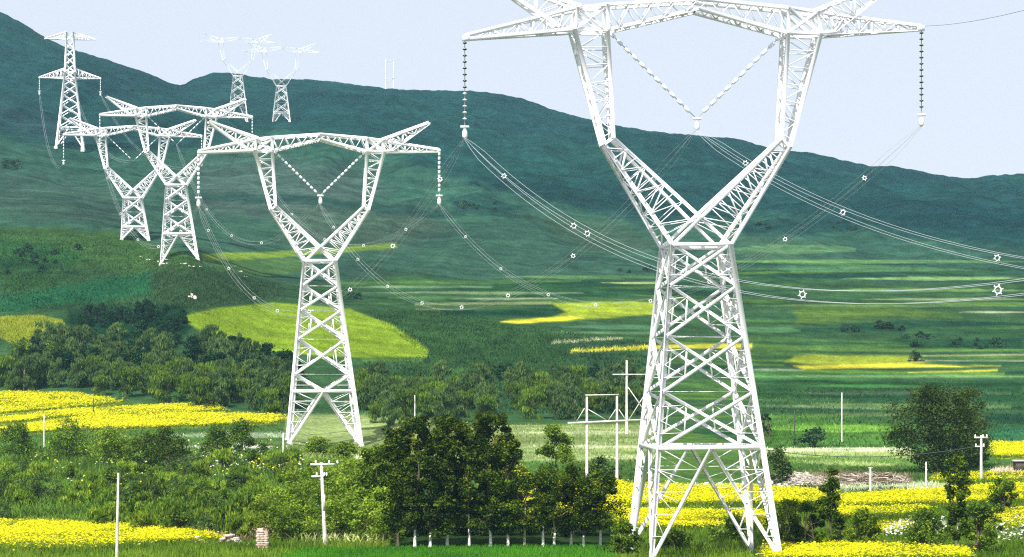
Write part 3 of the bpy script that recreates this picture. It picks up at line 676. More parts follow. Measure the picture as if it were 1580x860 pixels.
# rounded bushes over the undergrowth, lower left
for px, row, H, Rr, m, lb in ((25, 705, 4.6, 2.8, 'leaf_mid', 'round dark bush at the left edge under the yellow strips'), (110, 706, 5.2, 3.6, 'leaf_mid', 'wide round bush second from the left edge under the yellow strips'),
                              (172, 716, 4.6, 3.2, 'leaf_bright', 'light bush between the wide round bush and the dark one to its right'), (226, 722, 4.4, 3.0, 'leaf_mid', 'bush with white flecks third among the round ones from the left'), (258, 724, 5.2, 2.9, 'leaf_row', 'dark dense bush right end of the left-hand bush line'),
                              (335, 708, 4.4, 2.5, 'leaf_mid', 'left one of two bushes standing among white flowers'), (376, 704, 4.7, 2.7, 'leaf_mid', 'right one of two bushes standing among white flowers'), (490, 705, 2.6, 2.0, 'leaf_bright', 'low light bush at the left foot of the middle pylon')):
    p = proto('round_bush', int(px + row), H * 1.12, Rr * 1.15, .1, 44, 5200, .34, m, dome, .08, 6, 'bark', 0, 4)
    plant(p, lb, 'bush', at(px, row))
SP = [proto('thicket_shrub', 300 + i, 2.8, 1.9, .05, 26, 2100, [.27, .6, .6, .27, .6, .27][i], ['leaf_mid', 'leaf_bright', 'leaf_mid', 'leaf_grey', 'leaf_bright', 'leaf_mid'][i], [dome, column, dome, oval, column, spire][i], .05, 5, 'bark', 0, 5, **(dict(vert=.35, asp=.28) if i in (1, 2, 4) else {})) for i in range(6)]
cnt = 0
SH = [([(0, 728), (300, 735), (420, 742), (400, 836), (0, 812)], 95), ([(290, 715), (460, 715), (470, 800), (300, 800)], 22)]
for pts, n in SH:
    x, y, z = sample(pts, n)
    for i in range(n):
        p = SP[int(rng.integers(0, 6))]; s = rng.uniform(.65, 1.1)
        plant(p, 'mid green shrub in the tangled thicket at lower left, below the round bushes', 'shrub', (x[i], y[i], z[i] - .1), s, 'thicket shrubs')
# the light green hedge right of the crossarm pole and around it
HP = [proto('hedge_shrub', 340 + i, 4.4, 2.2, .05, 36, 3400, .28, ['leaf_bright', 'leaf_bright', 'leaf_bright'][i], column, .06, 5, 'bark', 0, 4) for i in range(3)]
for i, (px, row, s) in enumerate([(415, 836, .95), (440, 838, .8), (468, 836, .9), (520, 836, .9), (545, 834, 1.05), (570, 838, 1.0), (586, 832, 1.15), (430, 810, .9), (475, 808, 1.0), (520, 806, 1.05), (560, 806, 1.15), (585, 800, 1.3), (500, 780, 1.0), (545, 775, 1.1), (580, 770, 1.25), (460, 780, .9), (530, 752, .8), (575, 748, 1.0), (490, 752, .8)]):
    plant(HP[i % 3], 'light green tall shrub in the hedge around the crossarm pole at bottom left', 'shrub', at(px, row), s, 'light green hedge shrubs')
# the wood across the valley
WP = [proto('wood_tree', 400 + i, [6, 5, 7, 5.5, 6, 4][i], [2.2, 2.6, 2.2, 2.4, 2.0, 2.2][i], .3, 34, 2300, [.46, .46, .85, .8, .85, .42][i], ['leaf_teal', 'leaf_teal', 'leaf_grey', 'leaf_mid', 'leaf_grey', 'leaf_far'][i], [oval, dome, column, oval, spire, dome][i], .09, 6, 'palebark' if i in (2, 4) else 'bark', 0, 1 if i < 5 else 3, **(dict(vert=.33, asp=.2) if i in (2, 3, 4) else {})) for i in range(6)]
BELT = [([(110, 482), (275, 478), (305, 515), (290, 545), (120, 535)], 44, (0, 1), (.4, .65), 'dark green canopy tree in the hollow beside the tongue-shaped field'),
        ([(0, 560), (110, 540), (300, 548), (390, 555), (460, 568), (460, 600), (0, 585)], 84, (0, 1, 4, 2), (.85, 1.25), 'dark tree in the upper part of the wood across the valley'),
        ([(0, 604), (190, 614), (320, 634), (450, 648), (450, 600), (0, 585)], 78, (2, 3, 3, 4), (.8, 1.2), 'grey-green tree on the front edge of the wood across the valley'),
        ([(560, 600), (760, 610), (1000, 600), (1000, 645), (830, 652), (560, 658)], 78, (2, 3, 4, 3), (.75, 1.15), 'low tree in the scrubby wood right of the middle pylon'),
        ([(740, 575), (990, 570), (1000, 600), (760, 608)], 18, (5, 4, 0), (.4, .7), 'small dark shrub on the slope above the scrubby wood')]
for pts, n, ks, sr, lb in BELT:
    x, y, z = sample(pts, n); order = np.argsort(-y)
    for i in order:
        plant(WP[ks[int(rng.integers(0, len(ks)))]], lb, 'tree', (x[i], y[i], z[i] - .1), rng.uniform(*sr), lb.replace('dark tree', 'trees').replace('tree ', 'trees ') if False else 'trees of the wood across the valley')
for px, row, H, Rr, lb in ((32, 572, 6.5, 3.6, 'large dark tree at the left edge before the yellow-green crop patch'), (85, 568, 5.6, 3.0, 'dark tree right of the large one before the yellow-green crop patch')):
    p = proto('wood_tree', int(px * 2 + 1), H, Rr, .3, 40, 2600, .44, 'leaf_mid', oval, .15, 6); plant(p, lb, 'tree', at(px, row))
# far shrubs dotted over the hills
FP = [proto('hill_shrub', 500 + i, 2.6, 2.4, .02, 14, 260, .85, 'leaf_far', dome, .08, 3, 'bark', 0, 3) for i in range(3)]
pts_h = []
for pts, n in (([(525, 455), (560, 450), (560, 462), (525, 464)], 3), ([(0, 375), (130, 378), (120, 420), (0, 425)], 16), ([(130, 90), (270, 135), (250, 160), (130, 120)], 14), ([(0, 240), (40, 250), (40, 262), (0, 262)], 6), ([(1160, 345), (1340, 338), (1340, 358), (1160, 358)], 14), ([(1380, 520), (1580, 524), (1580, 540), (1400, 538)], 14), ([(1290, 504), (1400, 506), (1400, 514), (1290, 512)], 8), ([(690, 308), (780, 312), (770, 328), (690, 322)], 8), ([(950, 418), (1010, 416), (1010, 424), (950, 426)], 4)):
    x, y, z = sample(pts, n)
    for i in range(n):
        plant(FP[int(rng.integers(0, 3))], 'tiny dark shrub on the far hillside', 'shrub', (x[i], y[i], z[i] - .1), rng.uniform(.35, .8), 'far hillside shrubs')

# ------------------------------------------------------------------ cup-shaped lattice pylons
TH = R(7)
def lerp(a, b, t): return np.asarray(a, float) * (1 - t) + np.asarray(b, float) * t
def zig(mb, a0, a1, b0, b1, n, w, t0=0, t1=1, start=0, rungs=True):
    """zigzag web between chord a and chord b"""
    for i in range(n):
        u = t0 + (t1 - t0) * i / n; v = t0 + (t1 - t0) * (i + 1) / n
        A, B = lerp(a0, a1, u), lerp(b0, b1, u); A2, B2 = lerp(a0, a1, v), lerp(b0, b1, v)
        if (i + start) % 2: mb.bar(A, B2, w, 'F')
        else: mb.bar(B, A2, w, 'F')
        if rungs: mb.bar(A2, B2, w, 'F')
Wd, Bz, CZc = 2.7, 19.8, 2.4
def cup_tower(label, px, row, d, hb, panels, kz=1.0, tip=(0, 0), rz=TH, halfstep=0, group='cup-shaped pylons', skew=0, headk=1):
    base = P(px, row, d)
    wm, wb, ws = .44 * kz, .30 * kz, .145 * kz
    T = thing('lattice_pylon', label, 'pylon', (base[0], base[1], base[2]), rz, group)
    W = lambda h: Wd + .112 * h              # half width at depth h under the waist
    cor = [(-1, -1), (1, -1), (1, 1), (-1, 1)]
    def pt(c, h): return np.array([c[0] * W(h) + skew * (h - hb) / hb, c[1] * W(h), hb - h])
    gz = []
    for c in cor:
        f = pt(c, hb); wx = base[0] + f[0] * math.cos(rz) - f[1] * math.sin(rz); wy = base[1] + f[0] * math.sin(rz) + f[1] * math.cos(rz)
        gz.append(float(zg(wx, wy)) - base[2])
    for c, g in zip(cor, gz):
        h = hb - min(g, hb * .3); mb = MB(); mb.bar(pt(c, 0), pt(c, h), wm, 'L', up=(-c[0], 0, .01) if c[0] * c[1] > 0 else (0, -c[1], .01))
        o = part('leg', mb, M['steel'], T)
        fb = MB(); p = pt(c, h); fb.tube([p + [0, 0, -1.4], p + [0, 0, -.1], p + [0, 0, .25]], [.75, .7, .5], 10); part('footing', fb, M['concrete'], o)
    mb = MB(); lb = MB(); hs = [0]
    for p_ in panels: hs.append(hs[-1] + p_)
    for f in range(4):
        a, b = cor[f], cor[(f + 1) % 4]
        mb.bar(pt(a, 0), pt(b, 0), wb * 1.15, 'B')
        for i in range(len(panels)):
            h0, h1 = hs[i], hs[i + 1]
            last = halfstep and i == len(panels) - 1
            if last:
                mid = (pt(a, h1) + pt(b, h1)) / 2
                mb.bar(pt(a, h0), mid, wb, 'L'); mb.bar(pt(b, h0), mid, wb, 'L')
                for q in (a, b):
                    for t in (.35, .65):
                        mb.bar(lerp(pt(q, h0), pt(q, h1), t), lerp(pt(q, h0), mid, t), ws, 'F')
                continue
            mb.bar(pt(a, h0), pt(b, h1), wb, 'L'); mb.bar(pt(b, h0), pt(a, h1), wb, 'L')
            cx = W(h0) / (W(h0) + W(h1)); hx = h0 + (h1 - h0) * cx; ctr = (pt(a, hx) + pt(b, hx)) / 2
            for q, o_ in ((a, b), (b, a)):
                up, lo = pt(q, h0), pt(q, h1)
                m0 = lerp(up, ctr, .5); m1 = lerp(lo, ctr, .5)
                e0 = pt(q, h0 + (h1 - h0) * .27); e1 = pt(q, h0 + (h1 - h0) * .75); em = pt(q, h0 + (h1 - h0) * .52)
                mb.bar(e0, m0, ws, 'F'); mb.bar(e1, m1, ws, 'F'); mb.bar(m0, em, ws, 'F'); mb.bar(m1, em, ws, 'F'); mb.bar(m0, m1, ws, 'F')
        h0 = hs[-1]; mid = (pt(a, h0) + pt(b, h0)) / 2
        mb.bar(pt(a, h0), pt(b, h0), wb * 1.3, 'B')
        for q, kq in ((a, f), (b, (f + 1) % 4)):
            hq = hb - min(gz[kq], hb * .3)
            ft = pt(q, hq - .2); lb.bar(mid, ft, wb * 1.1, 'L')
            n = 5
            for i in range(1, n):
                u = i / n; A = lerp(pt(q, h0), ft, u); B = lerp(mid, ft, u); A0 = lerp(pt(q, h0), ft, (i - 1) / n); 
                lb.bar(A, B, ws, 'F'); lb.bar(A0, B, ws * (1.3 if i == 1 else 1), 'F')
                if i < 3: lb.bar(A, lerp(mid, ft, (i + .5) / n), ws * .8, 'F')
    for h in hs[1:]:
        mb.bar(pt(cor[0], h), pt(cor[2], h), ws, 'F'); mb.bar(pt(cor[1], h), pt(cor[3], h), ws, 'F')
    part('body_bracing', mb, M['steel'], T); part('leg_bracing', lb, M['steel'], T)
    wm, wb, ws = wm * headk, wb * headk, ws * headk
    up = lambda x, y, z: np.array([x - skew, y, hb + z])
    wm *= .85
    for s in (-1, 1):
        cm = MB()
        zc = 2.5
        for y in (-1, 1):
            To, Ti = up(11.6 * s, 1.25 * y, Bz), up(8.5 * s, 1.25 * y, Bz); Eo, Ei = up(8.75 * s, 0.8 * y, 9.3), up(7.9 * s, 0.8 * y, 9.9)
            Wc = up(Wd * s, Wd * y, 0); X0 = up(0, 2.35 * y, zc); Wo = up(-Wd * s, Wd * y, 0)
            cm.bar(To, Eo, wm, 'L'); cm.bar(Ti, Ei, wm * .9, 'L'); cm.bar(Eo, Wc, wm, 'L'); cm.bar(Ei, X0, wm * .9, 'L'); cm.bar(X0, Wo, wm * .85, 'L'); cm.bar(Eo, Ei, wb, 'L')
            zig(cm, To, Eo, Ti, Ei, 6, wb * .62, 0, .94, 0)
            zig(cm, Eo, Wc, Ei, X0, 7, wb * .62, .04, .80, 1)
            cm.bar(lerp(Eo, Wc, .80), lerp(Ei, X0, 1), wb * .7, 'F'); cm.bar(X0, lerp(Eo, Wc, .9), ws, 'F')
        for (a, b, n) in (((11.6, 1.25, Bz), (8.75, 0.8, 9.3), 5), ((8.5, 1.25, Bz), (7.9, 0.8, 9.9), 5), ((8.75, 0.8, 9.3), (Wd, Wd, 0), 6)):
            zig(cm, up(a[0] * s, -a[1], a[2]), up(b[0] * s, -b[1], b[2]), up(a[0] * s, a[1], a[2]), up(b[0] * s, b[1], b[2]), n, ws, 0, 1, 0)
        if s > 0: cm.bar(up(0, -2.35, zc), up(0, 2.35, zc), wb, 'L')
        part('cup_limb', cm, M['steel'], T)
    bm = MB()
    nb = 8
    for y in (-1, 1):
        for s in (-1, 1):
            b0, b1 = up(8.5 * s, 1.25 * y, Bz), up(0, 1.25 * y, Bz + 2.1); t0, t1 = up(8.5 * s, 1.2 * y, Bz + 2.35), up(0, 1.2 * y, Bz + 3.0)
            bm.bar(b0, b1, wm * .85, 'L'); bm.bar(t0, t1, wm * .85, 'L'); zig(bm, b0, b1, t0, t1, nb, wb * .7, 0, 1, s > 0, False)
            bm.bar(b0, t0, wb, 'L')
            o0, o1 = up(11.6 * s, 1.25 * y, Bz), up(11.3 * s, 1.2 * y, Bz + 2.0)
            bm.bar(o0, b0, wm * .9, 'L'); bm.bar(o1, t0, wm * .8, 'L'); bm.bar(o0, o1, wb, 'L'); bm.bar(o0, t0, wb, 'L'); bm.bar(o1, b0, wb, 'L')
    for (za, zb_, yy) in ((Bz + 2.35, Bz + 3.0, 1.2), (Bz, Bz + 2.1, 1.25)):
        for s in (-1, 1):
            zig(bm, up(8.5 * s, -yy, za), up(0, -yy, zb_), up(8.5 * s, yy, za), up(0, yy, zb_), nb, ws, 0, 1, 0)
    part('bridge_beam', bm, M['steel'], T)
    tips = []
    for s, dzt in zip((-1, 1), tip):
        am = MB(); TP = up(21.6 * s, 0, Bz + dzt); TPu = TP + [0, 0, .35]
        for y in (-1, 1):
            b0, t0 = up(11.6 * s, 1.25 * y, Bz), up(11.3 * s, 1.2 * y, Bz + 2.0)
            am.bar(b0, TP, wm * .85, 'L'); am.bar(t0, TPu, wm * .8, 'L'); zig(am, b0, TP, t0, TPu, 7, wb * .62, 0, .9, 0)
        zig(am, up(11.6 * s, -1.25, Bz), TP, up(11.6 * s, 1.25, Bz), TP, 6, ws, 0, .9, 0, True)
        am.box(TP + [-.1 * s, 0, .1], (.7, .5, .5)); part('crossarm', am, M['steel'], T); tips.append(TP)
        hm = MB(); HT = up(19.7 * s, 0, Bz + 5.1 + dzt * .5)
        for y in (-1, 1):
            lo, hi = up(12.9 * s, 1.1 * y, Bz + .25), up(11.0 * s, 1.15 * y, Bz + 2.15)
            hm.bar(lo, HT, wb * 1.15, 'L'); hm.bar(hi, HT + [0, 0, .25], wb * 1.15, 'L'); zig(hm, lo, HT, hi, HT + [0, 0, .25], 6, wb * .6, 0, .92, 1)
            hm.bar(lo, up(11.6 * s, 1.25 * y, Bz), wb, 'L')
        hm.box(HT, (.6, .4, .35)); part('ground_wire_peak', hm, M['steel'], T); tips.append(HT)
    c, s_ = math.cos(rz), math.sin(rz)
    def w(p): return np.array([base[0] + p[0] * c - p[1] * s_, base[1] + p[0] * s_ + p[1] * c, base[2] + p[2]])
    return dict(L=w(tips[0]), R=w(tips[2]), HL=w(tips[1]), HR=w(tips[3]), VL=w(up(-8.3, 0, Bz + .1)), VR=w(up(8.3, 0, Bz + .1)), VB=w(up(0, 0, Bz - 7.9)), obj=T)
tA = cup_tower('largest white lattice pylon, right of centre, feet below the picture edge', 1085, 864, 225, 29.2, [3.8, 4.65, 5.1, 5.1], 1.05, (-.95, .75), skew=.7)
tB = cup_tower('white lattice pylon second in size, standing left of centre behind the bushes', 500, 697, 435, 34.2, [4.4, 4.4, 5.2, 6.3, 3.0], 1.55, (-.5, .3), halfstep=1, skew=.8)
tC = cup_tower('white lattice pylon on the knoll edge, right and nearer of the overlapping pair', 277, 387, 692, 18.6, [4.2, 4.6, 5.2], 1.75, skew=.9)
tD = cup_tower('white lattice pylon on the knoll, left and farther of the overlapping pair', 209, 366, 765, 12.2, [4.3, 4.9], 1.75, skew=.8)
zF = lambda px, d: HR - (float(zg((px - 790) / F * d, d)) - CZ) * F / d
tF2 = cup_tower('faint far pylon whose body is seen whole below the ridge line, forked head above', 434, zF(434, 1400), 1400, 23, [4.5, 5, 6], .9, headk=.28)
tF1 = cup_tower('faint far pylon half hidden behind the right arm of the nearer knoll pylon', 367, zF(367, 1420), 1420, 29, [4.5, 5, 6], .9, headk=.28)


# tension pylon far left
def tension_tower():
    base = P(108, 236, 1085); base[2] = float(zg(base[0], base[1])); d = 1085; k = d / F
    T = thing('tension_pylon', 'white tapering pylon at far left with two straight crossarms, on the dark hillside', 'pylon', base, TH)
    H = 52.0; W = lambda z: 5.9 * (1 - z / 34) + 2.2 * (z / 34) if z < 34 else 2.2 - .7 * (z - 34) / 18
    cor = [(-1, -1), (1, -1), (1, 1), (-1, 1)]; pt = lambda c, z: np.array([c[0] * W(z), c[1] * W(z), z])
    zs = [0, 9, 14.5, 19.5, 24, 28, 31, 34, 37.5, 41, 44.5, 48, H]
    for c in cor:
        mb = MB(); mb.bar(pt(c, 34), pt(c, -.6), .75, 'L'); mb.bar(pt(c, 34), pt(c, H), .65, 'L'); o = part('leg', mb, M['steel'], T)
        fb = MB(); p = pt(c, 0); fb.tube([p + [0, 0, -2], p + [0, 0, .3]], [.9, .8], 8); part('footing', fb, M['concrete'], o)
    mb = MB()
    for f in range(4):
        a, b = cor[f], cor[(f + 1) % 4]; m = (pt(a, 9) + pt(b, 9)) / 2
        mb.bar(pt(a, 0), m, .5, 'L'); mb.bar(pt(b, 0), m, .5, 'L')
        for q in (a, b):
            for t in (.3, .55, .8): mb.bar(lerp(pt(q, 0), pt(q, 9), t), lerp(pt(q, 0), m, t), .28, 'F')
        for i in range(1, len(zs) - 1):
            mb.bar(pt(a, zs[i]), pt(b, zs[i + 1]), .45, 'L'); mb.bar(pt(b, zs[i]), pt(a, zs[i + 1]), .45, 'L')
            if i in (1, 6, 7): mb.bar(pt(a, zs[i]), pt(b, zs[i]), .5, 'L')
    part('body_bracing', mb, M['steel'], T)
    tips = []
    for z, L_, h in ((31.5, 13.5, 4.2), (49, 11, 3.4)):
        for s in (-1, 1):
            am = MB(); TP = np.array([L_ * s, 0, z])
            for y in (-1, 1):
                b0 = np.array([W(z) * s, W(z) * y, z]); t0 = np.array([W(z + h) * s, W(z + h) * y, z + h if z < 40 else z + 3])
                am.bar(b0, TP, .5, 'L'); am.bar(t0, TP + [0, 0, .3], .5, 'L'); zig(am, b0, TP, t0, TP + [0, 0, .3], 6, .32, 0, .9, 0)
            am.box(TP, (.8, .6, .6)); part('crossarm', am, M['steel'], T); tips.append(TP)
    c, s_ = math.cos(TH), math.sin(TH)
    return [np.array([base[0] + p[0] * c - p[1] * s_, base[1] + p[0] * s_ + p[1] * c, base[2] + p[2]]) for p in tips]
tE = tension_tower()

# ------------------------------------------------------------------ insulator strings
def shed(mb, c, ax, r, h, mi, long_=False):
    ax = ax / np.linalg.norm(ax); mb.tube([c - ax * h / 2, c - ax * h * .42, c + ax * h * .42, c + ax * h / 2], [r * .5, r * .8, r * .75, r * .4], 9, mi) if long_ else mb.tube([c - ax * h / 2, c - ax * h * .1, c + ax * h * .1, c + ax * h / 2], [r * .35, r, r * .92, r * .3], 10, mi)
def string(label, a, b, n, r, colours, k=1.0, hard=True, group=None, long_=False):
    a = np.asarray(a); b = np.asarray(b); ax = b - a; Ls = np.linalg.norm(ax)
    T = thing('insulator_string', label, 'insulator', a, 0, group)
    mb = MB(); mb.tube([np.zeros(3), ax], .045 * k, 6, 2)
    for i in range(n):
        t = (i + .6) / (n + .8); c = ax * t
        shed(mb, c, ax, r, (Ls / n * (.66 if long_ else .30)), colours(t), long_)
    o = part('insulator_discs', mb, [M['porc_silhouette'], M['porc_white'], M['wire']], T)
    if hard:
        hm = MB(); e = ax
        hm.box(e + [0, 0, -.05], (.8 * k, .25 * k, .2 * k)); hm.tube([e + [0, 0, -.1], e + [0, 0, -.5 * k], e + [0, 0, -.95 * k], e + [0, 0, -1.15 * k]], [.10 * k, .24 * k, .26 * k, .10 * k], 7); part('clamp', hm, M['ring'], T)
    return b
IL = {}
dn = np.array([0, 0, -8.0])
string('left-hand hanging string of the largest pylon, sky-silhouette dark painted above, white below', tA['L'], tA['L'] + dn, 13, .22, lambda t: 0 if t < .58 else 1)  # disc colours paint in the contrast with sky above and hill below
string('right-hand hanging string of the largest pylon, discs painted dark as silhouettes against the sky', tA['R'], tA['R'] + dn, 13, .22, lambda t: 0)
string('left arm of the white V string in the head of the largest pylon', tA['VL'], tA['VB'], 11, .24, lambda t: 1, 1, False, None, True)
string('right arm of the white V string in the head of the largest pylon', tA['VR'], tA['VB'] + [.12, .03, 0], 11, .24, lambda t: 1, 1, True, None, True)
string('left-hand hanging string of the second largest pylon', tB['L'], tB['L'] + dn, 9, .30, lambda t: 1, 1.5, True, None, True)
string('right-hand hanging string of the second largest pylon', tB['R'], tB['R'] + dn, 9, .30, lambda t: 1, 1.5, True, None, True)
string('left arm of the V string in the head of the second largest pylon', tB['VL'], tB['VB'], 12, .27, lambda t: 1, 1.4, False, None, True)
string('right arm of the V string in the head of the second largest pylon', tB['VR'], tB['VB'] + [.15, .03, 0], 12, .27, lambda t: 1, 1.4, True, None, True)
for t_, nm in ((tC, 'nearer knoll pylon'), (tD, 'farther knoll pylon')):
    for k, w in (('L', 'left-hand'), ('R', 'right-hand')):
        string('%s hanging string of the %s' % (w, nm), t_[k], t_[k] + dn, 8, .2, lambda t: 1, 1.3, True, None, True)
    string('left arm of the V string of the ' + nm, t_['VL'], t_['VB'], 8, .2, lambda t: 1, 1.3, False, None, True)
    string('right arm of the V string of the ' + nm, t_['VR'], t_['VB'] + [.2, .05, 0], 8, .2, lambda t: 1, 1.3, False, None, True)
string('left-hand hanging string of the far left tapering pylon', tE[0], tE[0] + [0, 0, -6.], 7, .25, lambda t: 1, 1.6, True, None, True)
string('right-hand hanging string of the far left tapering pylon', tE[1], tE[1] + [0, 0, -6.], 7, .25, lambda t: 1, 1.6, True, None, True)

# ------------------------------------------------------------------ conductor bundles with ring spacers
def bundle(label, fn, n, ts, wr=.022, off=.33, rr=.34, rk=1.0, group='conductor bundles', nw=4, mat='wire'):
    """fn(t) gives the middle of the bundle; ts the places of the ring spacers"""
    pts = [fn(i / n) for i in range(n + 1)]; o0 = pts[0]
    T = thing('conductor_bundle', label, 'power line', o0, 0, group)
    d = pts[-1] - pts[0]; sd = np.cross(d, [0, 0, 1]); sd /= np.linalg.norm(sd)
    offs = [(-1, -1), (1, -1), (1, 1), (-1, 1)] if nw == 4 else [(-1, 0), (1, 0)]
    for a, b in offs:
        mb = MB(); mb.tube([p - o0 + (sd * a + np.array([0, 0, b])) * off * min(1, (i + .3) / 2, (n - i + .3) / 2) for i, p in enumerate(pts)], wr, 5, 0, False); part('conductor_wire', mb, M[mat], T, True)
    for t in ts:
        c = fn(t); tg = fn(t + .002) - c; tg /= np.linalg.norm(tg); u = np.cross(tg, [0, 0, 1]); u /= np.linalg.norm(u); v = np.cross(u, tg)
        mb = MB(); R0 = rr * rk
        V = []; nr, ns = 18, 6
        for i in range(nr):
            A = 2 * math.pi * i / nr
            rd = u * math.cos(A) + v * math.sin(A)
            for j in range(ns):
                Bq = 2 * math.pi * j / ns; V.append(c - o0 + rd * (R0 + .085 * rk * math.cos(Bq)) + tg * .085 * rk * math.sin(Bq))
        Q = [(i * ns + j, ((i + 1) % nr) * ns + j, ((i + 1) % nr) * ns + (j + 1) % ns, i * ns + (j + 1) % ns) for i in range(nr) for j in range(ns)]
        mb.add(V, Q)
        for k in range(6):
            A = math.pi / 4 + 2 * math.pi * k / 6; rd = u * math.cos(A) + v * math.sin(A)
            mb.bar(c - o0 + rd * (R0), c - o0 + rd * (R0 + .24 * rk), .12 * rk, 'B')
        part('ring_spacer', mb, M['ring'], T)
ld = np.array([-.238, .971, 0.])
def towards(start):            # sagging span that comes from a pylon towards the viewer's right
    return lambda t: np.array([start[0], start[1], start[2]]) - ld * (t * 205) + np.array([0, 0, -.335 * t * 205 + .00152 * (t * 205) ** 2])
def span(a, b, sag):
    return lambda t: np.asarray(a) * (1 - t) + np.asarray(b) * t - np.array([0, 0, 4 * sag * t * (1 - t)])
lo = np.array([0, 0, -9.1])
bA = [tA['L'] + lo, tA['VB'] + [0, 0, -1.1], tA['R'] + lo]
bB = [tB['L'] + [0, 0, -9.6], tB['VB'] + [0, 0, -1.5], tB['R'] + [0, 0, -9.6]]
bC = [tC['L'] + [0, 0, -9.4], tC['VB'], tC['R'] + [0, 0, -9.4]]
bD = [tD['L'] + [0, 0, -9.4], tD['VB'], tD['R'] + [0, 0, -9.4]]
nmn = ['left', 'centre', 'right']
for i, ts in enumerate(([.075, .186, .205, .427, .552, .70], [.068, .18, .316, .44, .6])):
    bundle('%s bundle hanging from the largest pylon down towards the lower right' % nmn[i], towards(bA[i]), 60, ts, .014, rk=.48)
for i, ts in enumerate(([.05, .16, .28, .42, .55, .66, .8, .93], [.06, .2, .34, .46, .58, .7, .82, .93], [.065, .17, .29, .40, .52, .64, .78, .9])):
    bundle('%s bundle slung between the largest and the second largest pylon' % nmn[i], span(bA[i], bB[i], 17.6), 60, ts, .009, rk=.5)
for i in range(3):
    bundle('%s bundle slung between the second largest pylon and the nearer knoll pylon' % nmn[i], span(bB[i], bC[i], 16), 40, [.12, .3, .5, .7, .88], .012, rk=.6)
    bundle('%s bundle from the farther knoll pylon to the far left tapering pylon' % nmn[i], span(bD[i], (tE[0] + [0, 0, -7.]) if i == 0 else ((tE[1] + [0, 0, -7.]) if i == 2 else (tE[0] + tE[1]) / 2 + [0, 0, 1.]), 11), 30, [], .014)
def cable(label, fn, n, r, mat, group=None):
    pts = [fn(i / n) for i in range(n + 1)]; mb = MB(); mb.tube([p - pts[0] for p in pts], r, 5)
    o = obj('overhead_wire', mb.mesh('overhead_wire', M[mat], True)); o.location = [float(v) for v in pts[0]]
    tag(o, label, 'wire', group)
e1 = P(1900, -95, 105)
cable('thin dark wire climbing into the top right corner of the sky', lambda t: span(tA['R'] + [0, 0, .3], e1, .9)(t), 40, .016, 'darkwire')

# ------------------------------------------------------------------ poles and pole frames
def pole(label, px, row, top, r, mat='pole', arms=(), name='utility_pole', lean=0, d=None, cat='pole', kinsul=True):
    b = at(px, row) if d is None else np.array([(px - 790) / F * d, d, float(zg((px - 790) / F * d, d))])
    H = (row - top) * b[1] / F
    T = thing(name, label, cat, b, 0)
    mb = MB(); mb.tube([(0, 0, -.6), (0, 0, 0), (lean * .5, 0, H * .5), (lean, 0, H)], [r * 1.1, r * 1.08, r * .9, r * .7], 10); part('shaft', mb, M[mat], T, True)
    for z, L0, L1, hw in arms:
        am = MB(); am.bar((L0 + lean, -.02, H - z), (L1 + lean, -.02, H - z), hw, 'B'); ar = part('crossarm', am, M[mat], T)
        if kinsul:
            for x in (L0 + .12, (L0 + L1) * .5 + .25, L1 - .12):
                im = MB(); im.tube([(x, -.02, H - z + hw / 2), (x, -.02, H - z + .12 + hw / 2), (x, -.02, H - z + .30 + hw / 2)], [.05, .11, .06], 8); part('insulator_pin', im, M['porc_white'], ar)
    return T, b, H
pole('thin bare white pole in front of the thicket at bottom left', 180, 868, 730, .13, lean=.15)
T, b, H = pole('white crossarm pole standing in the light green hedge at bottom left', 502, 842, 714, .20, arms=((.18, -1.05, 1.3, .22), (1.35, -.95, .25, .18)), lean=-.4)
mb = MB(); mb.tube([(-.05, -.3, 2.6), (-.22, -.28, 5.0)], .07, 6); mb.box((-.1, -.28, 4.2), (.22, .2, 1.6)); part('cable_duct', mb, M['pole'], T)
T2, b2, H2 = pole('white crossarm pole in front of the largest broad tree on the right', 1514, 744, 672, .19, arms=((.28, -.9, .85, .2), (1.45, -.8, .45, .16)))
pole('short white post with a cap before the widest yellow strip', 1343, 768, 721, .14, arms=((.1, -.25, .3, .12),), kinsul=False, name='field_post')
pole('short white post near the foot of the broad tree', 1429, 760, 713, .12, arms=((1.0, -.12, .2, .1),), kinsul=False, name='field_post')
pole('tall thin grey pole on the green field left of the broad tree', 1299, 682, 606, .14)
pole('dark thin post right of the largest pylon', 1226, 672, 634, .12, 'darkpole', name='field_post')
pole('short white post in front of the scrubby wood', 640, 662, 610, .16, name='field_post')
pole('thin pale post in front of the left yellow strips', 68, 690, 640, .12, name='field_post')
pole('thin post among the left yellow strips near the wood', 144, 640, 615, .12, 'darkpole', name='field_post')
pole('white stake at the left foot of the middle pylon', 437, 702, 668, .15, name='field_post')
def frame(label, px0, px1, row0, row1, top, d, bars, braces, r=.17):
    x0, x1 = (px0 - 790) / F * d, (px1 - 790) / F * d; z0 = float(zg(x0, d)); z1 = float(zg(x1, d)); zt = CZ + (HR - top) / F * d
    T = thing('pole_frame', label, 'pole frame', ((x0 + x1) / 2, d, min(z0, z1)), 0); o = np.array([(x0 + x1) / 2, d, min(z0, z1)])
    for x, z in ((x0, z0), (x1, z1)):
        mb = MB(); mb.tube([np.array([x, d, z - .6]) - o, np.array([x, d, (z + zt) / 2]) - o, np.array([x, d, zt]) - o], [r * 1.1, r, r * .8], 8); part('post', mb, M['pole'], T, True)
    for pa, ra, pb, rb, w in bars:
        mb = MB(); mb.bar(P(pa, ra, d) - o + [0, -.2, 0], P(pb, rb, d) - o + [0, -.2, 0], w, 'B'); part('crossbar', mb, M['pole'], T)
    for pa, ra, pb, rb, w in braces:
        mb = MB(); mb.bar(P(pa, ra, d) - o + [0, .2, 0], P(pb, rb, d) - o + [0, .2, 0], w, 'B'); part('brace', mb, M['pole'], T)
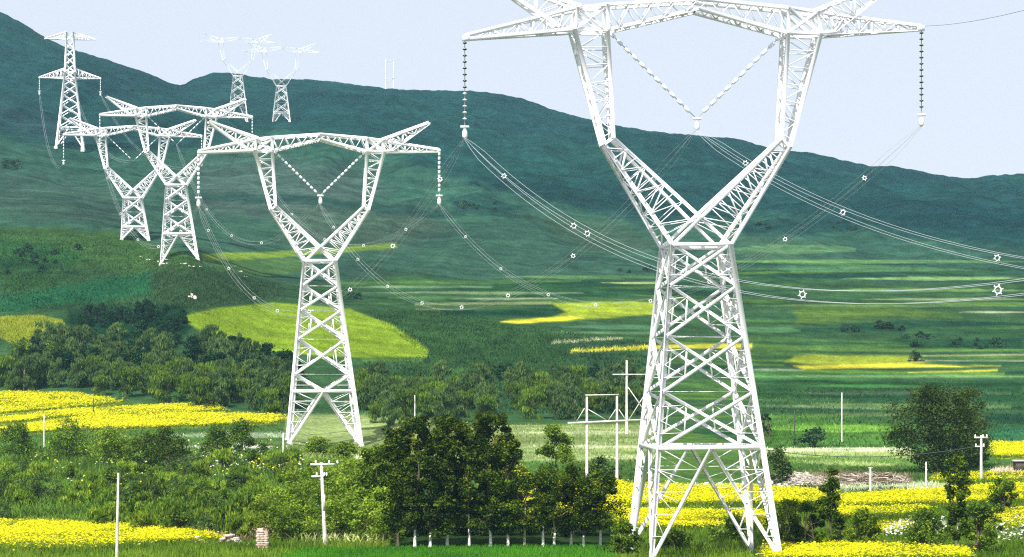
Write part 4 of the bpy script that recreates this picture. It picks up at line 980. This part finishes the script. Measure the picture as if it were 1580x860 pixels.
frame('white two-post frame with a lower crossbar, left of the largest pylon', 905.5, 952, 750, 745, 609, 318, [(903, 610, 955, 609, .13), (876, 653, 990, 648, .24)], [(908, 632, 935, 648, .1), (902, 630, 890, 650, .1), (950, 632, 938, 650, .1), (955, 632, 967, 650, .1)])
frame('taller white two-post frame with crossed braces, partly behind the largest pylon', 967, 1003, 674, 674, 556, 448, [(945, 578, 1030, 578, .2)], [(968, 596, 1002, 645, .16), (1003, 596, 968, 652, .16)], .22)

frame('faint thin two-legged mast on the skyline between the two largest pylons', 595, 607, 140, 140, 92, 1752, [(595, 96, 607, 93, .4), (593, 122, 609, 121, .4)], [(595, 128, 607, 122, .3)], .28)
# a low service cable from the right-hand pole
a_ = b2 + [-.4, 0, H2 - 1.4]
cable('dark service cable running left from the right-hand crossarm pole', span(a_, P(1180, 694, 330), 1.2), 20, .05, 'grass_hill' if False else 'darkwire')

# ------------------------------------------------------------------ heaps, ruins
def heap(label, pts, n, mats, L0, r0, hgt, stones=0):
    x, y, z = sample(pts, n); o = np.array([x.mean(), y.mean(), z.min()]); mb = MB()
    cx, cy = x.mean(), y.mean(); sx, sy = x.std() * 2, y.std() * 2
    for i in range(n):
        hh = hgt * max(.08, 1 - ((x[i] - cx) / sx) ** 2 - ((y[i] - cy) / sy) ** 2) * random.random() + .1
        a = random.uniform(0, math.pi); l = L0 * random.uniform(.4, 1.2); e = random.uniform(-.35, .35)
        dv = np.array([math.cos(a) * l, math.sin(a) * l, e * l]) / 2; c = np.array([x[i], y[i], z[i] + hh]) - o
        mb.tube([c - dv, c + [0, 0, random.uniform(-.1, .1)], c + dv], [r0, r0 * .8, r0 * .4], 5, random.randrange(len(mats)))
    for i in range(stones):
        k = random.randrange(n); mb.box(np.array([x[k], y[k], z[k] + random.uniform(.05, hgt * .5)]) - o, (random.uniform(.2, .7), random.uniform(.2, .6), random.uniform(.2, .5)), 0, random.uniform(0, 3), .18)
    T = obj('brush_pile', mb.mesh('brush_pile', mats)); T.location = [float(v) for v in o]
    tag(T, label, 'brush pile')
heap('pale heap of bleached branches right of the largest pylon', [(1182, 748), (1215, 735), (1262, 738), (1270, 752), (1190, 754)], 420, [M['palestick'], M['stone']], 1.6, .05, 1.3, 40)
heap('brown brushwood heap behind the short capped post', [(1262, 744), (1320, 734), (1395, 736), (1405, 748), (1290, 750)], 480, [M['stick'], M['bark'], M['palestick']], 1.8, .05, 1.0)
heap('pale rubble strip under the feet of the largest pylon', [(1010, 756), (1090, 748), (1180, 752), (1180, 758), (1010, 762)], 260, [M['palestick'], M['stone']], 1.3, .06, .7, 50)
heap('low pale stone line at the foot of the broad tree', [(1398, 762), (1470, 754), (1470, 758), (1400, 766)], 60, [M['stone']], .5, .07, .3, 90)
mb = MB(); o = at(350, 842)
for i in range(170):
    x = random.uniform(-2.9, 2.6); z = random.uniform(0, 1.0) * (.5 + .5 * math.sin(x * 1.7 + 1)); mb.box((x, random.uniform(-.25, .35), z + .1), (random.uniform(.25, .5), .3, random.uniform(.14, .24)), random.randrange(2), random.uniform(-.3, .3), .06)
T = obj('ruined_wall', mb.mesh('ruined_wall', [M['brick'], M['stone']])); T.location = [float(v) for v in o]; tag(T, 'crumbled low brick wall with rough top in front of the thicket', 'wall')
mb = MB(); o = at(405, 850); mb.box((0, 0, .9), (1.0, .5, 2.0), 1); mb.box((-.2, 0, 1.9), (.55, .45, .5), 1)
for k in range(9):
    for j in range(3):
        if k > 6 and j == 2: continue
        mb.box(((j - 1) * .38 + (.05 if k % 2 else -.03), 0, .1 + k * .215), (.39, .6, .208), 1 if (k * 5 + j * 3) % 7 else 0, random.uniform(-.02, .02), .02)
T = obj('brick_pier', mb.mesh('brick_pier', [M['stone'], M['brick']])); T.location = [float(v) for v in o]; tag(T, 'broken pinkish brick pier at the right end of the crumbled wall', 'pier')
mb = MB(); o = at(297, 460); mb.tube([(-1, 0, -.3), (-.9, 0, .6), (-.3, .1, 1.4), (.3, 0, 1.5)], [1.0, 1.2, 1.0, .3], 9); mb.tube([(.9, .2, -.3), (1.0, 0, .5), (.8, 0, 1.0)], [.9, .9, .3], 9)
T = obj('boulder', mb.mesh('boulder', M['stone'])); T.scale = (.6, .6, .6); T.location = [float(v) for v in o]; tag(T, 'pale boulder on the dark slope above the tongue-shaped field', 'rock')
mb = MB()
for (px, row) in ((222, 398), (232, 402), (243, 405), (256, 408), (285, 408), (293, 412), (305, 413), (262, 402), (360, 412), (372, 420), (380, 428)):
    p = at(px, row)
    for k in range(3): mb.box(p + [random.uniform(-1, 1), random.uniform(-1, 1), .15], (random.uniform(.3, .9), random.uniform(.3, .7), random.uniform(.2, .4)), 0, random.uniform(0, 3), .3)
tag(obj('scattered_stones', mb.mesh('scattered_stones', M['stone'])), 'pale stones strewn below the knoll pylons', 'stones', kind='stuff')
# field hut at the right edge
o = at(1578, 726); T = thing('field_hut', 'small dark hut with a white roof at the right picture edge', 'hut', o)
mb = MB(); mb.box((0, 0, .6), (2.2, 2.0, 1.3)); part('wall', mb, M['darkpole'], T); mb = MB(); mb.box((0, 0, 1.34), (2.7, 2.5, .16)); part('roof', mb, M['porc_white'], T)

# ------------------------------------------------------------------ air
hz = MB(); hz.box((0, 1270, 150), (2700, 2900, 640))
m, nt, N, L = newmat('haze_air'); out = N.new('ShaderNodeOutputMaterial'); v = N.new('ShaderNodeVolumePrincipled')
v.inputs['Color'].default_value = (.40, .80, 1.0, 1); v.inputs['Density'].default_value = .000085; v.inputs['Anisotropy'].default_value = .1
L.new(v.outputs[0], out.inputs['Volume'])
tag(obj('haze', hz.mesh('haze', m)), kind='stuff')

# ------------------------------------------------------------------ sky, sun, camera
SUN_EL, SUN_AZ = R(47), R(206)     # azimuth clockwise from +Y: behind the viewer's left shoulder
wd = bpy.data.worlds.new('World'); SC.world = wd; wd.use_nodes = True
N, L = wd.node_tree.nodes, wd.node_tree.links; N.clear()
sky = N.new('ShaderNodeTexSky'); sky.sky_type = 'NISHITA'; sky.sun_disc = False; sky.sun_elevation = SUN_EL; sky.sun_rotation = SUN_AZ
sky.altitude = 1500; sky.air_density = 1.0; sky.dust_density = 2.0; sky.ozone_density = 3.0
bg = N.new('ShaderNodeBackground'); bg.inputs['Strength'].default_value = .10; wo = N.new('ShaderNodeOutputWorld')
mxs = N.new('ShaderNodeMix'); mxs.data_type = 'RGBA'; mxs.inputs[0].default_value = .82; mxs.inputs[7].default_value = (6.25, 6.1, 6.55, 1); L.new(sky.outputs[0], mxs.inputs[6]); L.new(mxs.outputs[2], bg.inputs[0]); L.new(bg.outputs[0], wo.inputs[0])
sl = bpy.data.lights.new('sun', 'SUN'); sl.energy = 4.6; sl.angle = R(.53); sl.color = (1, .96, .88)
so = bpy.data.objects.new('sun', sl); COL.objects.link(so)
dx, dy, dzv = math.sin(SUN_AZ) * math.cos(SUN_EL), math.cos(SUN_AZ) * math.cos(SUN_EL), math.sin(SUN_EL)
import mathutils
so.rotation_euler = mathutils.Vector((dx, dy, dzv)).to_track_quat('Z', 'Y').to_euler(); so.location = (dx * 100, dy * 100, 200)
cam = bpy.data.cameras.new('camera'); co = bpy.data.objects.new('camera', cam); COL.objects.link(co)
cam.sensor_width = 36; cam.sensor_fit = 'HORIZONTAL'; cam.lens = F * 36 / 1580; cam.shift_y = (HR - 430) / 1580; cam.clip_start = .5; cam.clip_end = 8000
co.location = (0, 0, CZ); co.rotation_euler = (R(90), 0, 0); SC.camera = co
SC.view_settings.view_transform = 'Standard'; SC.view_settings.look = 'None'; SC.view_settings.exposure = .6; SC.view_settings.gamma = 1
SC.cycles.max_bounces = 6; SC.cycles.transparent_max_bounces = 4; SC.cycles.volume_bounces = 0
SC.cycles.use_denoising = False; SC.cycles.filter_width = 1.2; SC.cycles.use_adaptive_sampling = False
